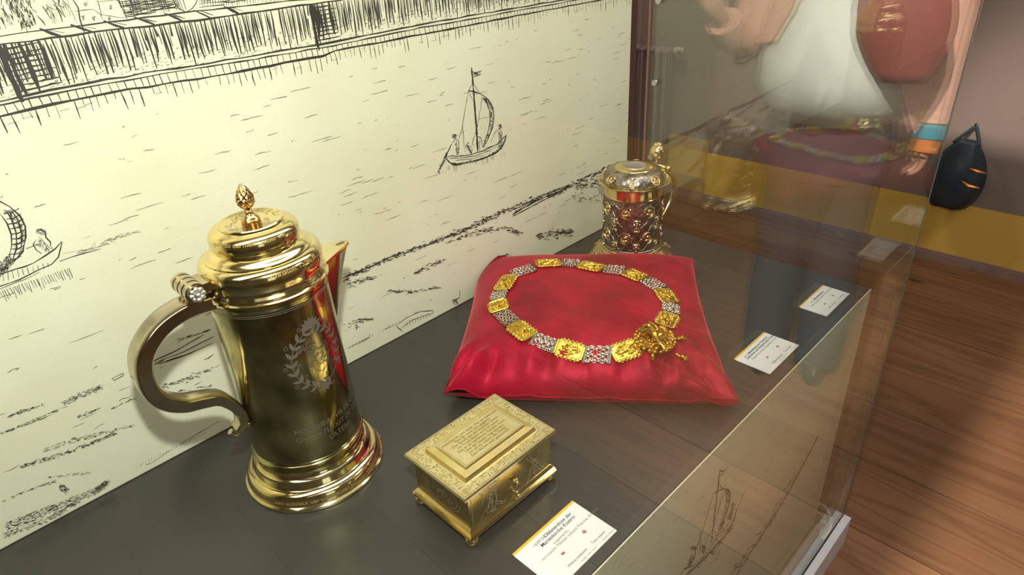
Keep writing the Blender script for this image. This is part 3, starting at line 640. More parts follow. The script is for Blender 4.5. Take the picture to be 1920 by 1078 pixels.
ifq.line([(1535, 815), (1480, 920), (1440, 985), (1380, 1078)], 3.0, gap=.15); ifq.line([(1420, 860), (1380, 960), (1330, 1078)], 1.2, gap=.3); ifq.scrib([(1510, 860), (1430, 1000), (1370, 1078)], 8, 160, 1.4, 10, 2.1)
part('engraving', ifp.b, M['ink'], fp, None, 'stuff', smooth=0, fix=False)
part('pale_engraving', ifq.b, M['ink2'], fp, None, 'stuff', smooth=0, fix=False)
# ================================================================ GLASS CASE
gt = .0055
YG, XG = -.065, .0587
gc = thing('glass_case', 'tall frameless glass case standing in a white floor rail around the counter', 'display case', (-1.9, YG, ZF))
part('front_pane', B().box(XC0, XG - gt - .0005, YG - gt, YG + gt, -1.03, 1.42), M['glass'], gc, 'clear front glass pane', smooth=0)
part('end_pane', B().box(XG - gt, XG + gt, YG - gt, YM + .01, -1.03, 1.42), M['glass2'], gc, 'clear end glass pane', smooth=0)
part('edge_strip', B().box(XG - gt, XG + gt, YG - gt - .0012, YG - gt - .0002, -.934, 1.42), M['glass_edge'], gc, 'dark polished corner edge', smooth=0)
part('edge_highlight', B().tube([(XG - .012, YM - .035, .02), (XG - .012, YM - .035, 1.42)], .0042, 8), M['copper'], gc, 'thin copper-toned strip painted as the highlight on the glass back edge')  # strip standing in for the bright highlight along the glass edge
rl = B().box(XC0, XG + .009, -.097, YG - .008, ZF, -.934)
part('rail', rl, M['alu'], gc, 'white aluminium floor rail', smooth=0)
part('inner_rail', B().box(XC0, XG + .004, YG + .0065, -.046, ZF, -.936), M['alu_in'], gc, smooth=0)
part('end_rail', B().box(XG + .007, XG + .012, YG + .01, YM, ZF, -.990), M['alu_in'], gc, smooth=0)
part('ledge', B().box(XC0, .0, -.0455, -.0065, ZF, -.972), M['ledge'], gc, smooth=0)
part('top_board', B().box(XC0, XG + .01, YG - .012, YM + .03, 1.42, 1.46), M['ceil'], gc, smooth=0)
for z in (.735, .482, .225, 1.0, -.03):
    sb = B().lathe((0, 0), [(.010, 0), (.012, .002), (.012, .006), (.007, .009)], 16)
    sb.xform(Matrix.Translation((XG - gt - .0085, .80, z)) @ Matrix.Rotation(PI / 2, 4, 'Y')); part('screw', sb, M['steel'], gc)
pb = B().box(.002, XG - .012, YM + .012, YM + .055, ZF, 1.42)
solid('post', pb, M['wine_post'], (.03, YM + .03, ZF), 'narrow wine-red upright closing the corner beside the mural panel', 'post', smooth=0)
# cable with connector lying in the rail
cb = B()
def catmull(P, k=6):
    P = [Vector(p) for p in P]; Q = [P[0] * 2 - P[1]] + P + [P[-1] * 2 - P[-2]]; out = []
    for i in range(1, len(Q) - 2):
        for j in range(k):
            t = j / k; a, b_, c, d = Q[i - 1], Q[i], Q[i + 1], Q[i + 2]
            out.append(.5 * ((2 * b_) + (c - a) * t + (2 * a - 5 * b_ + 4 * c - d) * t * t + (3 * b_ - a - 3 * c + d) * t ** 3))
    out.append(P[-1]); return out
cpts = [onp(1518, 946, 2, -.935), onp(1534, 944, 2, -.925), onp(1547, 950, 2, -.915), onp(1556, 965, 2, -.915), onp(1558, 982, 2, -.925), onp(1553, 997, 2, -.930), onp(1545, 1008, 2, -.932), onp(1540, 1010, 2, -.935), onp(1538, 1002, 2, -.945), onp(1540, 993, 2, -.955)]
cobj = thing('power_cable', 'cream power cable with plug connector looping at the corner of the floor rail', 'cable', cpts[0])
part('wire', cb.tube(catmull(cpts), .0042, 8), M['cable'], cobj)
cq = onp(1545, 982, 2, -.950)
kb = B().box(-.026, .004, -.011, .011, -.016, .014).box(.006, .030, -.012, .012, -.016, .019)
kb.xform(Matrix.Translation(cq) @ Matrix.Rotation(.25, 4, 'Y')); part('connector', kb, M['cable'], cobj, smooth=0)
# ================================================================ FLAGON
JX, JY = -1.46, .6115
jug = thing('flagon', 'tall gilt lidded flagon with spout and big scroll handle, left of the wafer box', 'flagon', (JX, JY, 0))
def body_r(z): return .1085 + (.1050 - .1085) * (z - .095) / .34
prof = [(0.001, 0), (.1400, 0), (.1428, .002), (.1428, .0075), (.1405, .0095), (.1385, .011), (.1385, .014), (.1372, .0155), (.1366, .020), (.1345, .027), (.1305, .032), (.1260, .0345), (.1238, .0355), (.1238, .039), (.1215, .0405), (.1200, .043), (.1165, .050), (.1150, .0525), (.1150, .056), (.1120, .058), (.1085, .062), (.1070, .068)]
part('foot', B().lathe((JX, JY), prof, 128), M['gold'], jug, 'bright stepped foot with engraved rim')
part('body', B().lathe((JX, JY), [(.1068, .0665), (.1068, .080), (.1080, .0815), (.1120, .0835), (.1134, .087), (.1120, .0905), (.1095, .092), (.1105, .0935), (.1095, .0955)] + [(body_r(z), z) for z in [.0965 + .012 * i for i in range(29)]] + [(.1052, .437), (.1068, .440), (.1068, .444), (.104, .446)], 128), M['gold_body'], jug, 'tarnished gilt cylindrical body')
lidp = [(.100, .4465), (.108, .4465), (.1110, .449), (.1110, .453), (.1085, .4545), (.1070, .4555), (.1085, .458), (.1075, .461), (.1040, .4645), (.1030, .468), (.1045, .474), (.1065, .482), (.1068, .491), (.1050, .499), (.1010, .505), (.0960, .5085), (.0920, .5095), (.0915, .512), (.0885, .5135), (.0860, .5165), (.0820, .520), (.0770, .5225), (.0735, .5240), (.0725, .5265), (.0745, .530), (.0765, .536), (.0765, .5435), (.0745, .550), (.070, .5555), (.063, .5585), (.0565, .5595), (.0550, .5605), (.0550, .5640), (.0535, .5655), (.050, .5655), (.049, .5648), (.001, .5650)]
lid = part('lid', B().lathe((JX, JY), lidp, 128), M['gold'], jug, 'domed stepped lid')
fb = B().lathe((JX, JY), [(.0155, .565), (.0160, .5675), (.0145, .569), (.0135, .571), (.0105, .5735), (.0075, .577), (.0065, .5815), (.0075, .5835), (.0065, .585)], 32)
def spiral(a, z): return 1 + .10 * math.cos(9 * (a + (z - .585) * 46)) + .04 * math.cos(9 * (a - (z - .585) * 80))
nz = 30; pr_ = []
for i in range(nz + 1):
    t = i / nz; z = .585 + .047 * t; pr_.append((.0008 + .0142 * math.sin(PI * min(1, t ** .72)) ** .8 * (1 - .15 * t), z))
fb.lathe((JX, JY), pr_, 72, rf=spiral)
part('finial', fb, pr('finial_gilt', (0.62, 0.40, 0.18), 0.18, 1), jug, 'reddish gilt spiral bud finial')
# handle: profile in the XZ plane through the axis
hp = catmull([(-1.5535, JY, .452), (-1.5732, JY, .455), (-1.612, JY, .4565), (-1.654, JY, .4440), (-1.686, JY, .4170), (-1.7010, JY, .3850), (-1.7020, JY, .3450), (-1.6880, JY, .3100), (-1.6620, JY, .2870), (-1.6320, JY, .2760), (-1.6050, JY, .2640), (-1.5870, JY, .2400), (-1.5760, JY, .2120), (-1.5780, JY, .1920), (-1.5900, JY, .1800)], 6)
hb = B(); rings = []; NH = len(hp)
for i, p in enumerate(hp):
    t = (hp[min(i + 1, NH - 1)] - hp[max(i - 1, 0)]).normalized(); nrm = Vector((0, 1, 0)).cross(t).normalized(); u = i / (NH - 1)
    th = .0135 * (1 - .45 * max(0, u - .45) / .55); wd = .0235 * (1 - .35 * max(0, u - .3) / .7)
    sec = [(-1, -.75), (-.8, -1), (0, -1.12), (.8, -1), (1, -.75), (1, .0), (1, .75), (.8, 1), (.5, 1.05), (0, 1.0), (-.5, 1.05), (-.8, 1), (-1, .75), (-1, 0)]
    rings.append([p + Vector((0, 1, 0)) * (a * wd) + nrm * (c * th) for a, c in sec])
hb.loft(rings); hobj = part('handle', hb, M['handle'], jug, 'tarnished scroll handle with curled end', smooth=35)
thb = B().tube([Vector((-1.5600, JY, .177)), Vector((-1.597, JY, .172)), Vector((-1.603, JY, .181))], [.006, .009, .006], 10); part('curl', thb, M['handle'], hobj)
eb = B().tube([hp[44], hp[44] + Vector((-.008, 0, -.016))], [.012, .003], 8); part('spur', eb, M['handle'], hobj)
# hinge with flower disc
HX, HZ = -1.5905, .487
hg = B()
for k, (y0, y1, r) in enumerate([(-.036, -.030, .0155), (-.030, -.018, .0175), (-.018, -.012, .0150), (-.012, .0, .0175), (0, .006, .0150), (.006, .018, .0175), (.018, .024, .0150), (.024, .032, .0175)]):
    hg.tube([(HX, JY + y0, HZ), (HX, JY + y1, HZ)], r, 24)
hg.box(HX + .004, -1.545, JY - .024, JY + .024, HZ - .008, HZ + .008); hg.box(HX - .012, HX + .018, JY - .018, JY + .018, .455, HZ - .006)
hin = part('hinge', hg, M['handle'], jug, 'ribbed barrel hinge')
fl = B().ball((HX, JY - .0385, HZ), .0045, 10, 6)
for k in range(8):
    a = 2 * PI * k / 8; fl.ball((HX + .0095 * math.cos(a), JY - .037, HZ + .0095 * math.sin(a)), .0044, 8, 6, sc=(1, .5, 1))
part('rosette', fl, M['medal'], hin, 'silver flower rosette')
# spout: triangular beak on the +x side
sp = B(); NS = 12; rings = []
def sp_ring(t):   # t 0 top .. 1 bottom
    zb = .4535 - t * .150; xt = -1.2905 - (t ** .9) * .056; wbk = .050 * (1 - t) ** .75 + .002
    xb = JX + math.sqrt(max(.0001, body_r(zb) ** 2 - wbk ** 2)) - .004
    tip = max(.004, .006 * (1 - t))
    return [(xb, JY - wbk, zb), (xb * .5 + xt * .5, JY - (wbk * .52 + tip * .4), zb), (xt, JY - tip, zb), (xt + .003, JY, zb), (xt, JY + tip, zb), (xb * .5 + xt * .5, JY + (wbk * .52 + tip * .4), zb), (xb, JY + wbk, zb)]
for i in range(NS + 1): rings.append(sp_ring(i / NS))
sp.loft(rings)
spo = part('spout', sp, M['gold_body'], jug, 'triangular beak spout', smooth=30)
tp = B(); r0 = sp_ring(0); c0 = Vector((-1.36, JY, .4535)); ring_o = [c0 + (Vector(p) - c0) * 1.05 for p in r0]
tp.loft([[Vector((p.x, p.y, .4535)) for p in ring_o], [Vector((p.x, p.y, .4590)) for p in ring_o]])
spc = part('spout_cover', tp, M['gold'], spo, smooth=20)
part('spout_hole', B().ball((-1.302, JY, .4592), .0065, 12, 6, sc=(1.6, .75, .06)), M['engrave'], spo)
# engraving on the body: wreath, names and inscription wrapped round the cylinder
eg = B()
def cyl(phi, z, off=.0005): r = body_r(z) + off; return (JX + r * math.cos(phi), JY + r * math.sin(phi), z)
def cyl_ribbon(P, w):
    n = len(P); vs = []; fs = []
    for i in range(n):
        a = P[max(i - 1, 0)]; c = P[min(i + 1, n - 1)]; dx, dz = (c[0] - a[0]) * .107, c[1] - a[1]; L = math.hypot(dx, dz) or 1
        ww = w[i] if hasattr(w, '__len__') else w
        nx, nz = -dz / L * ww / .107, dx / L * ww
        vs.append(cyl(P[i][0] + nx, P[i][1] + nz)); vs.append(cyl(P[i][0] - nx, P[i][1] - nz))
    for i in range(n - 1): fs.append((2 * i, 2 * i + 1, 2 * i + 3, 2 * i + 2))
    eg.add(vs, fs)
def hit_cyl(px, py):
    d = ray(px, py); o = CC; ox, oy = o.x - JX, o.y - JY; r = .107
    A = d.x ** 2 + d.y ** 2; Bq = 2 * (ox * d.x + oy * d.y); Cq = ox * ox + oy * oy - r * r; t = (-Bq - math.sqrt(max(0, Bq * Bq - 4 * A * Cq))) / 2 / A
    p = o + d * t; return math.atan2(p.y - JY, p.x - JX), p.z
PH0, ZW = hit_cyl(597, 668)
def wloc(u, v): return (PH0 + u / .107, ZW + v)
def leaf(u, v, a, l=.017, w=.0034):
    P = []; W_ = []
    for i in range(6):
        t = i / 5; P.append(wloc(u + math.cos(a) * l * t, v + math.sin(a) * l * t)); W_.append(w * math.sin(PI * (t * .9 + .08)))
    cyl_ribbon(P, W_)
def oring(u, v, r, w=.0006, n=10): cyl_ribbon([wloc(u + r * math.cos(2 * PI * i / n), v + r * math.sin(2 * PI * i / n)) for i in range(n + 1)], w)
RW, RH = .050, .060
cyl_ribbon([wloc(RW * math.cos(a), RH * math.sin(a)) for a in [PI * (.62 + 1.10 * i / 30) for i in range(31)]], .0010)
cyl_ribbon([wloc(RW * math.cos(a), RH * math.sin(a)) for a in [PI * (1.72 + .75 * i / 20) for i in range(21)]], .0010)
for i in range(20):
    a = PI * (.62 + 1.85 * i / 19)
    if .98 * PI * 1.72 < a < PI * 1.76: continue
    u, v = RW * math.cos(a), RH * math.sin(a); tg = a + PI / 2 if a < PI * 1.72 else a - PI / 2
    tg = a - PI / 2 if a < PI * 1.72 else a + PI / 2
    leaf(u, v, tg + .75); leaf(u, v, tg - .75)
    if i % 2 == 0:
        oring(u * 1.27, v * 1.22, .0034); oring(u * .76, v * .78, .0030)
for k in range(7): leaf(.0, RH * 1.05, PI * (.1 + .14 * k), .022, .0042)
for k in range(4): leaf(.0, -RH * 1.02, PI * (1.2 + .2 * k), .018, .004)
# shield and figure in the wreath
cyl_ribbon([wloc(*p) for p in ((-.018, .020), (-.020, -.005), (-.010, -.026), (.004, -.034), (.018, -.024), (.026, -.002), (.024, .022), (.004, .014), (-.018, .020))], .0008)
for k in range(46):
    u, v = rnd.uniform(-.017, .022), rnd.uniform(-.024, .015); a = rnd.uniform(0, PI); l = rnd.uniform(.004, .012)
    cyl_ribbon([wloc(u, v), wloc(u + l * .5 * math.cos(a) + .001, v + l * .5 * math.sin(a)), wloc(u + l * math.cos(a), v + l * math.sin(a))], .0007)
def on_body(u0, v0, rot=0): return lambda x, y: cyl(*wloc(u0 + x * math.cos(rot) - y * math.sin(rot), v0 + x * math.sin(rot) + y * math.cos(rot)))
text_into(eg, 'GEORG', .0115, on_body(-.036, .022, .45), .01)
text_into(eg, 'BÄRFE', .0095, on_body(-.024, .022, .2), .01)
pa, pz = hit_cyl(552, 815)
text_into(eg, 'HOC BIBATVR EX CALICE', .0160, lambda x, y: cyl(pa + x / .108, pz + y), .012)
text_into(eg, 'QVOD FLVXIT DE CHRISTI', .0160, lambda x, y: cyl(pa + x / .108, pz - .0195 + y), .006)
text_into(eg, 'LATERE', .0160, lambda x, y: cyl(pa + (x + .062) / .108, pz - .039 + y), .006)
part('engraving', eg, M['engrave'], jug, 'engraved wreath, name and Latin inscription', 'stuff', smooth=0, fix=False)
cyl_r = B()
for z in (.428, .4315): cyl_r.tube([cyl(2 * PI * i / 96, z, .0002) for i in range(96)], .0004, 4, closed=True)
part('incised_line', cyl_r, M['engrave'], jug)
# gothic-looking inscription round the foot and lid
ft = B()
def on_foot(x, y):
    phi = -PI * .86 + x / .134; t = y / .010; r = .1372 - .0055 * t; z = .0175 + .0112 * t
    return (JX + (r + .0009) * math.cos(phi), JY + (r + .0009) * math.sin(phi), z + .0004)
text_into(ft, 'zum schmuck der christlichen kirchen verehret', .0125, on_foot, .016, shear=.1)
part('foot_engraving', ft, M['engrave_gold'], jug, None, 'stuff', smooth=0, fix=False)
lt = B()
def on_lid1(x, y):
    phi = -PI * .60 + x / .104; t = y / .011; r = .1060 - .0085 * t; z = .4965 + .0105 * t; return (JX + (r + .0012) * math.cos(phi), JY + (r + .0012) * math.sin(phi), z + .0006)
text_into(lt, 'Christoff: 15 96. M', .0125, on_lid1, .016, shear=.1)
def on_lid2(x, y):
    phi = -PI * .95 + x / .073; t = y / .009; r = .0755 - .0075 * t; z = .5475 + .0080 * t; return (JX + (r + .0010) * math.cos(phi), JY + (r + .0010) * math.sin(phi), z + .0006)
text_into(lt, 'Ich weis das mein Erloser lebt', .0105, on_lid2, .016, shear=.1)
for k in range(26):
    a = 2 * PI * k / 26 + rnd.uniform(-.1, .1); r = rnd.uniform(.022, .044); c = Vector((JX + r * math.cos(a), JY + r * math.sin(a), .5656)); q = rnd.uniform(.004, .009)
    pts = [c + Vector((q * math.cos(a + j * .5) * (1 - j * .05), q * math.sin(a + j * .5) * (1 - j * .05), 0)) for j in range(9)]
    vs = []
    for j, p in enumerate(pts): dr = (p - c).normalized() * .0005; vs += [p - dr, p + dr]
    lt.add(vs, [(2 * j, 2 * j + 1, 2 * j + 3, 2 * j + 2) for j in range(8)])
part('lid_engraving', lt, M['engrave_gold'], lid, None, 'stuff', smooth=0, fix=False)
# ================================================================ WAFER BOX
bx = thing('wafer_box', 'small gilt rectangular wafer box on ball feet, engraved lid', 'box', (-1.272, .277, 0))
x0, x1, y0, y1 = -1.3885, -1.1545, .1920, .3620
def frust(b, x0, x1, y0, y1, z0, ins, z1, mi=0):
    b.add([(x0, y0, z0), (x1, y0, z0), (x1, y1, z0), (x0, y1, z0), (x0 + ins, y0 + ins, z1), (x1 - ins, y0 + ins, z1), (x1 - ins, y1 - ins, z1), (x0 + ins, y1 - ins, z1)],
          [(3, 2, 1, 0), (4, 5, 6, 7), (0, 1, 5, 4), (1, 2, 6, 5), (2, 3, 7, 6), (3, 0, 4, 7)], mi); return b
mb = B().box(x0, x1, y0, y1, .021, .0245); mb.box(x0 + .001, x1 - .001, y0 + .001, y1 - .001, .0255, .0285); mb.box(x0 + .003, x1 - .003, y0 + .003, y1 - .003, .0290, .0320); frust(mb, x0 + .004, x1 - .004, y0 + .004, y1 - .004, .0325, .005, .0385)
mb.box(x0 + .004, x1 - .004, y0 + .004, y1 - .004, .022, .033)
part('base_moulding', mb, M['gold'], bx, smooth=0)
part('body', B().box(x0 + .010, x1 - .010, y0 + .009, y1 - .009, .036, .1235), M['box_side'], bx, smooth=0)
for sx in (x0 + .011, x1 - .011):
    for sy in (y0 + .011, y1 - .011): part('foot', B().ball((sx, sy, .0118), .0135, 20, 12, sc=(1, 1, .86)), M['pale_gold'], bx)
lb = B(); LX0, LX1, LY0, LY1 = x0 - .003, x1 + .001, y0 - .001, y1 + .001
frust(lb, LX0, LX1, LY0, LY1, .1235, -.0, .1260); frust(lb, LX0, LX1, LY0, LY1, .1260, .002, .1300); 
bl = part('lid', lb, M['box_gold'], bx, 'flat engraved lid', smooth=0)
I1 = .0275
fr_ = B(); frust(fr_, LX0 + I1, LX1 - I1, LY0 + I1, LY1 - I1, .1300, .0030, .1385); frust(fr_, LX0 + I1 + .003, LX1 - I1 - .003, LY0 + I1 + .003, LY1 - I1 - .003, .1385, .0125, .1405)
part('raised_frame', fr_, M['frame_gold'], bl, smooth=0)
P0, P1, Q0, Q1 = LX0 + .046, LX1 - .046, LY0 + .046, LY1 - .046
pl = B(); frust(pl, P0 - .003, P1 + .003, Q0 - .003, Q1 + .003, .1400, .0015, .1455)
part('text_plate', pl, M['box_gold'], bl, 'raised plate with engraved verse', smooth=0)
tx = B(); zt = .1457
lines = ['Nehmet hin und esset  Das ist mein Leib', 'Der für euch wirt gegeben', 'Das Brodt das wir brechen Gleich', 'Im Trost macht euch im Leben', 'Das er ist verheissen Gnaden hoch', 'Und der Seelen mag werden', 'So oft ihr nehmt das Heilig', 'Des Herren tods gedencken']
Wp = P1 - P0; Hp = Q1 - Q0
for i, s in enumerate(lines):
    yy = Q1 - .0125 - i * (Hp - .012) / 8.2; text_into(tx, s, .0088, (lambda yy: lambda x, y: ((P0 + P1) / 2 + x * .96, yy + y, zt))(yy), .014, 'CENTER', .05)
for e, w in ((.0012, .0004),):
    for (a0, b0, a1, b1) in ((P0 + e, Q0 + e, P1 - e, Q0 + e), (P0 + e, Q1 - e, P1 - e, Q1 - e)): tx.box(a0, a1, b0 - w, b0 + w, zt - .0002, zt)
    for xx in (P0 + e, P1 - e): tx.box(xx - w, xx + w, Q0 + e, Q1 - e, zt - .0002, zt)
part('inscription', tx, M['engrave_gold'], bl, None, 'stuff', smooth=0, fix=False)
# scrolling border on the lid
sb = B(); zt2 = .1302
def flat_rib(P, w, z):
    n = len(P); vs = []; fs = []
    for i in range(n):
        a = P[max(i - 1, 0)]; c = P[min(i + 1, n - 1)]; dx, dy = c[0] - a[0], c[1] - a[1]; L = math.hypot(dx, dy) or 1
        vs += [(P[i][0] - dy / L * w, P[i][1] + dx / L * w, z), (P[i][0] + dy / L * w, P[i][1] - dx / L * w, z)]
    sb.add(vs, [(2 * i, 2 * i + 1, 2 * i + 3, 2 * i + 2) for i in range(n - 1)])
def curl(cx, cy, r, a0, s):
    flat_rib([(cx + r * (1 - j / 14) * math.cos(a0 + s * j * .48), cy + r * (1 - j / 14) * math.sin(a0 + s * j * .48)) for j in range(13)], .00042, zt2 + rnd.uniform(0, .00012))
def border_run(xa, ya, xb, yb):
    L = math.hypot(xb - xa, yb - ya); n = int(L / .0135); ux, uy = (xb - xa) / L, (yb - ya) / L
    for k in range(n):
        cx, cy = xa + ux * (k + .5) * L / n, ya + uy * (k + .5) * L / n; s = 1 if k % 2 else -1
        curl(cx + -uy * s * .002, cy + ux * s * .002, .0075, rnd.uniform(0, 6), s)
        for q in range(5):
            a = rnd.uniform(0, 2 * PI); rr = rnd.uniform(.006, .0095); X_, Y_ = cx + rr * math.cos(a), cy + rr * math.sin(a); l = .004
            flat_rib([(X_, Y_), (X_ + l * .5 * math.cos(a + .6), Y_ + l * .5 * math.sin(a + .6)), (X_ + l * math.cos(a + 1.2), Y_ + l * math.sin(a + 1.2))], .0005, zt2 + rnd.uniform(0, .00012))
m_ = .0145
border_run(LX0 + m_, LY0 + m_, LX1 - m_, LY0 + m_); border_run(LX1 - m_, LY0 + m_ * 2, LX1 - m_, LY1 - m_ * 2); border_run(LX1 - m_, LY1 - m_, LX0 + m_, LY1 - m_); border_run(LX0 + m_, LY1 - m_ * 2, LX0 + m_, LY0 + m_ * 2)
for cxx in (LX0 + m_, LX1 - m_):
    for cyy in (LY0 + m_, LY1 - m_):
        for r in (.0035, .0065): flat_rib([(cxx + r * math.cos(2 * PI * j / 14), cyy + r * math.sin(2 * PI * j / 14)) for j in range(15)], .0004, zt2)
for e in (.004, .0055): 
    P = [(LX0 + e, LY0 + e), (LX1 - e, LY0 + e), (LX1 - e, LY1 - e), (LX0 + e, LY1 - e), (LX0 + e, LY0 + e)]
    for a, c in zip(P[:-1], P[1:]): flat_rib([a, c], .0003, zt2)
part('scroll_border', sb, M['engrave_gold'], bl, None, 'stuff', smooth=0, fix=False)
# engraved figures on the sides
YS = y0 + .009
iks = Ink(1, YS, -1)
f8 = lambda x, y: (860 + x / 7.185, 880 + y / 7.185); f3 = lambda x, y: (740 + x / 3.011, 720 + y / 3.011)
def IL(f, pts, w=.8): iks.line([f(*p) for p in pts], w, .0001, seg=.004)
IL(f8, [(160, 400), (200, 770)], .7); IL(f8, [(550, 80), (500, 240), (460, 290)]); IL(f8, [(290, 690), (380, 510)]); IL(f8, [(270, 330), (350, 355), (500, 320)]); IL(f8, [(300, 360), (290, 400)])
IL(f8, [(310, 370), (330, 440), (290, 520)]); IL(f8, [(400, 240), (420, 400), (380, 590), (440, 560), (520, 520)], 1.0); IL(f8, [(390, 230), (500, 150), (510, 190), (400, 290)]); IL(f8, [(430, 290), (460, 420), (440, 580)], .9); IL(f8, [(490, 250), (510, 400), (480, 560)], .9)
IL(f8, [(470, 420), (600, 430), (640, 390), (610, 455)], 1.1); IL(f8, [(500, 460), (600, 450)], .9); IL(f8, [(420, 430), (390, 500), (420, 520)], .9); iks.scrib([f8(420, 250), f8(500, 280)], 5, 26, 1.2, 3); iks.scrib([f8(400, 330), f8(470, 560)], 9, 46, .8, 4); iks.scrib([f8(300, 350), f8(350, 345)], 4, 14, 1.2, 3); IL(f8, [(700, 200), (740, 270), (790, 230), (780, 180)], .8)
for d in (0, 18): IL(f3, [(735 + d, 415 - d * .6), (855 + d * .4, 500 - d * .8)], .9); IL(f3, [(762 + d, 490 + d * .2), (828 + d * .5, 362 + d * .3)], .9)
for k in range(5): IL(f3, [(800 + k * 12, 455 + k * 8), (806 + k * 12, 444 + k * 8)], .9); IL(f3, [(745 + k * 8, 420 + k * 6), (751 + k * 8, 410 + k * 6)], .9)
IL(f3, [(770, 470), (745, 570)]); IL(f3, [(785, 470), (790, 530)]); IL(f3, [(820, 440), (838, 400), (830, 380)]); iks.scrib([f3(768, 425), f3(800, 430)], 8, 50, .8, 3); IL(f3, [(768, 520), (780, 500), (798, 512)]); IL(f3, [(872, 310), (872, 440)], .7); iks.scrib([f3(800, 380), f3(840, 372)], 4, 20, .8, 3)
part('side_engraving', iks.b, M['engrave_light'], bx, None, 'stuff', smooth=0, fix=False)
ex = B(); XS_ = x0 + .010
def exl(P, w=.0005):
    vs = []
    for i, p in enumerate(P):
        a = P[max(i - 1, 0)]; c = P[min(i + 1, len(P) - 1)]; dy, dz = c[0] - a[0], c[1] - a[1]; L = math.hypot(dy, dz) or 1
        vs += [(XS_ - .0003, p[0] - dz / L * w, p[1] + dy / L * w), (XS_ - .0003, p[0] + dz / L * w, p[1] - dy / L * w)]
    ex.add(vs, [(2 * i, 2 * i + 1, 2 * i + 3, 2 * i + 2) for i in range(len(P) - 1)])
for r in (1, .85): exl([(.277 + .052 * r * math.cos(2 * PI * i / 30), .080 + .034 * r * math.sin(2 * PI * i / 30)) for i in range(31)])
for k in range(50):
    a = rnd.uniform(0, 6.3); r = rnd.uniform(0, .75); p = (.277 + .052 * r * math.cos(a), .080 + .034 * r * math.sin(a)); q = rnd.uniform(.003, .008); b0 = rnd.uniform(0, 6)
    exl([(p[0] + q * math.cos(b0 + j * .7), p[1] + q * .8 * math.sin(b0 + j * .7)) for j in range(5)], .0004)
part('end_engraving', ex, M['engrave_light'], bx, None, 'stuff', smooth=0, fix=False)
cl = B().ball((-1.2669, y0 - .001, .0760), .0042, 14, 8).ball((-1.2695, y0 + .004, .0800), .0042, 12, 8).ball((-1.2640, y0 + .003, .0790), .0036, 12, 8).tube([(-1.2669, y0 + .010, .076), (-1.2669, y0 - .001, .076)], .0025, 8)
part('clasp', cl, M['gold'], bx); part('knob', B().ball((-1.2666, y0 - .002, .0425), .0048, 14, 8).ball((-1.2666, y0 + .002, .0495), .0036, 12, 8).tube([(-1.2666, y0 + .010, .046), (-1.2666, y0 - .001, .046)], .0028, 8), M['gold'], bx)
# ================================================================ TANKARD
TX, TY = -.2458, .664
tk = thing('tankard', 'silver gilt tankard with relief medallions, standing behind the red cushion', 'tankard', (TX, TY, 0))
def lobes(a, z): return 1 + (.035 * abs(math.cos(4 * a)) if z < .02 else 0)
part('foot', B().lathe((TX, TY), [(.001, 0), (.128, 0), (.1310, .002), (.1310, .005), (.127, .007), (.1255, .010), (.120, .018), (.112, .024), (.106, .0265), (.1035, .028), (.1035, .032), (.100, .034), (.0965, .038), (.0965, .042), (.094, .044)], 96, rf=lobes), M['pale_gold'], tk, 'lobed gilt foot')
def tr(z): return .0895 + .0015 * (z - .046) / .17
part('body', B().lathe((TX, TY), [(.0905, .0435), (.0925, .046), (.0925, .050), (.0900, .0515)] + [(tr(z), z) for z in (.052, .08, .11, .14, .17, .20, .2185)], 96), M['silver'], tk, 'chased silver body')
part('collar', B().lathe((TX, TY), [(.0900, .2186), (.0915, .220), (.0900, .2215), (.0895, .24), (.0905, .2520), (.092, .2535)], 96), M['gold'], tk, 'polished gilt collar')
tl = part('lid', B().lathe((TX, TY), [(.085, .2540), (.1095, .2585), (.1122, .2615), (.1118, .2635), (.109, .2640), (.0960, .2630), (.060, .2640), (.0590, .3010), (.0600, .3015), (.0590, .3030), (.0570, .3045), (.0390, .3050), (.001, .3050)], 96), M['pale_gold'], tk, 'wide-brimmed domed lid')
part('dome', B().lathe((TX, TY), [(.0945, .2632), (.0955, .2670), (.0945, .2730), (.0915, .2820), (.0850, .2910), (.0750, .2975), (.0640, .3010), (.0590, .3012)], 96), M['silver'], tl, 'chased silver dome')
part('medal', B().lathe((TX, TY), [(.0365, .3050), (.0370, .3062), (.0360, .3075), (.0345, .3068), (.001, .3068)], 48), M['medal'], tl, 'white silver medal set in the lid')
PHT = math.radians(-145.2)
def med_circle(phi, z, r=.0165, rad=tr, par=tk, tilt=0):
    bb = B(); c = Vector((0, 0, 0))
    bb.merge(tube_closed_circle((0, 0, .002), r, .0022, (1, 0, 0), (0, 1, 0), 20, 6)); bb.merge(tube_closed_circle((0, 0, .002), r * .72, .0012, (1, 0, 0), (0, 1, 0), 16, 5))
    bb.ball((0, r * .12, .0025), r * .34, 8, 6, sc=(.9, 1.1, .6)); bb.ball((0, -r * .35, .0015), r * .42, 8, 6, sc=(1.1, .6, .5)); bb.ball((r * .05, r * .45, .0025), r * .22, 6, 5, sc=(1.3, .6, .5)); bb.ball((0, 0, -.001), r * .8, 12, 6, sc=(1, 1, .12))
    for k in range(6): a = k; bb.ball((r * .62 * math.cos(a), r * .62 * math.sin(a), .001), r * .1, 5, 4)
    rr = rad(z) if callable(rad) else rad
    n = Vector((math.cos(phi) * math.cos(tilt), math.sin(phi) * math.cos(tilt), math.sin(tilt))); e1 = Vector((-math.sin(phi), math.cos(phi), 0)); e2 = n.cross(e1)
    mt = Matrix.Translation((TX + rr * math.cos(phi), TY + rr * math.sin(phi), z)) @ Matrix((e1, e2, n)).transposed().to_4x4()
    bb.xform(mt); return bb
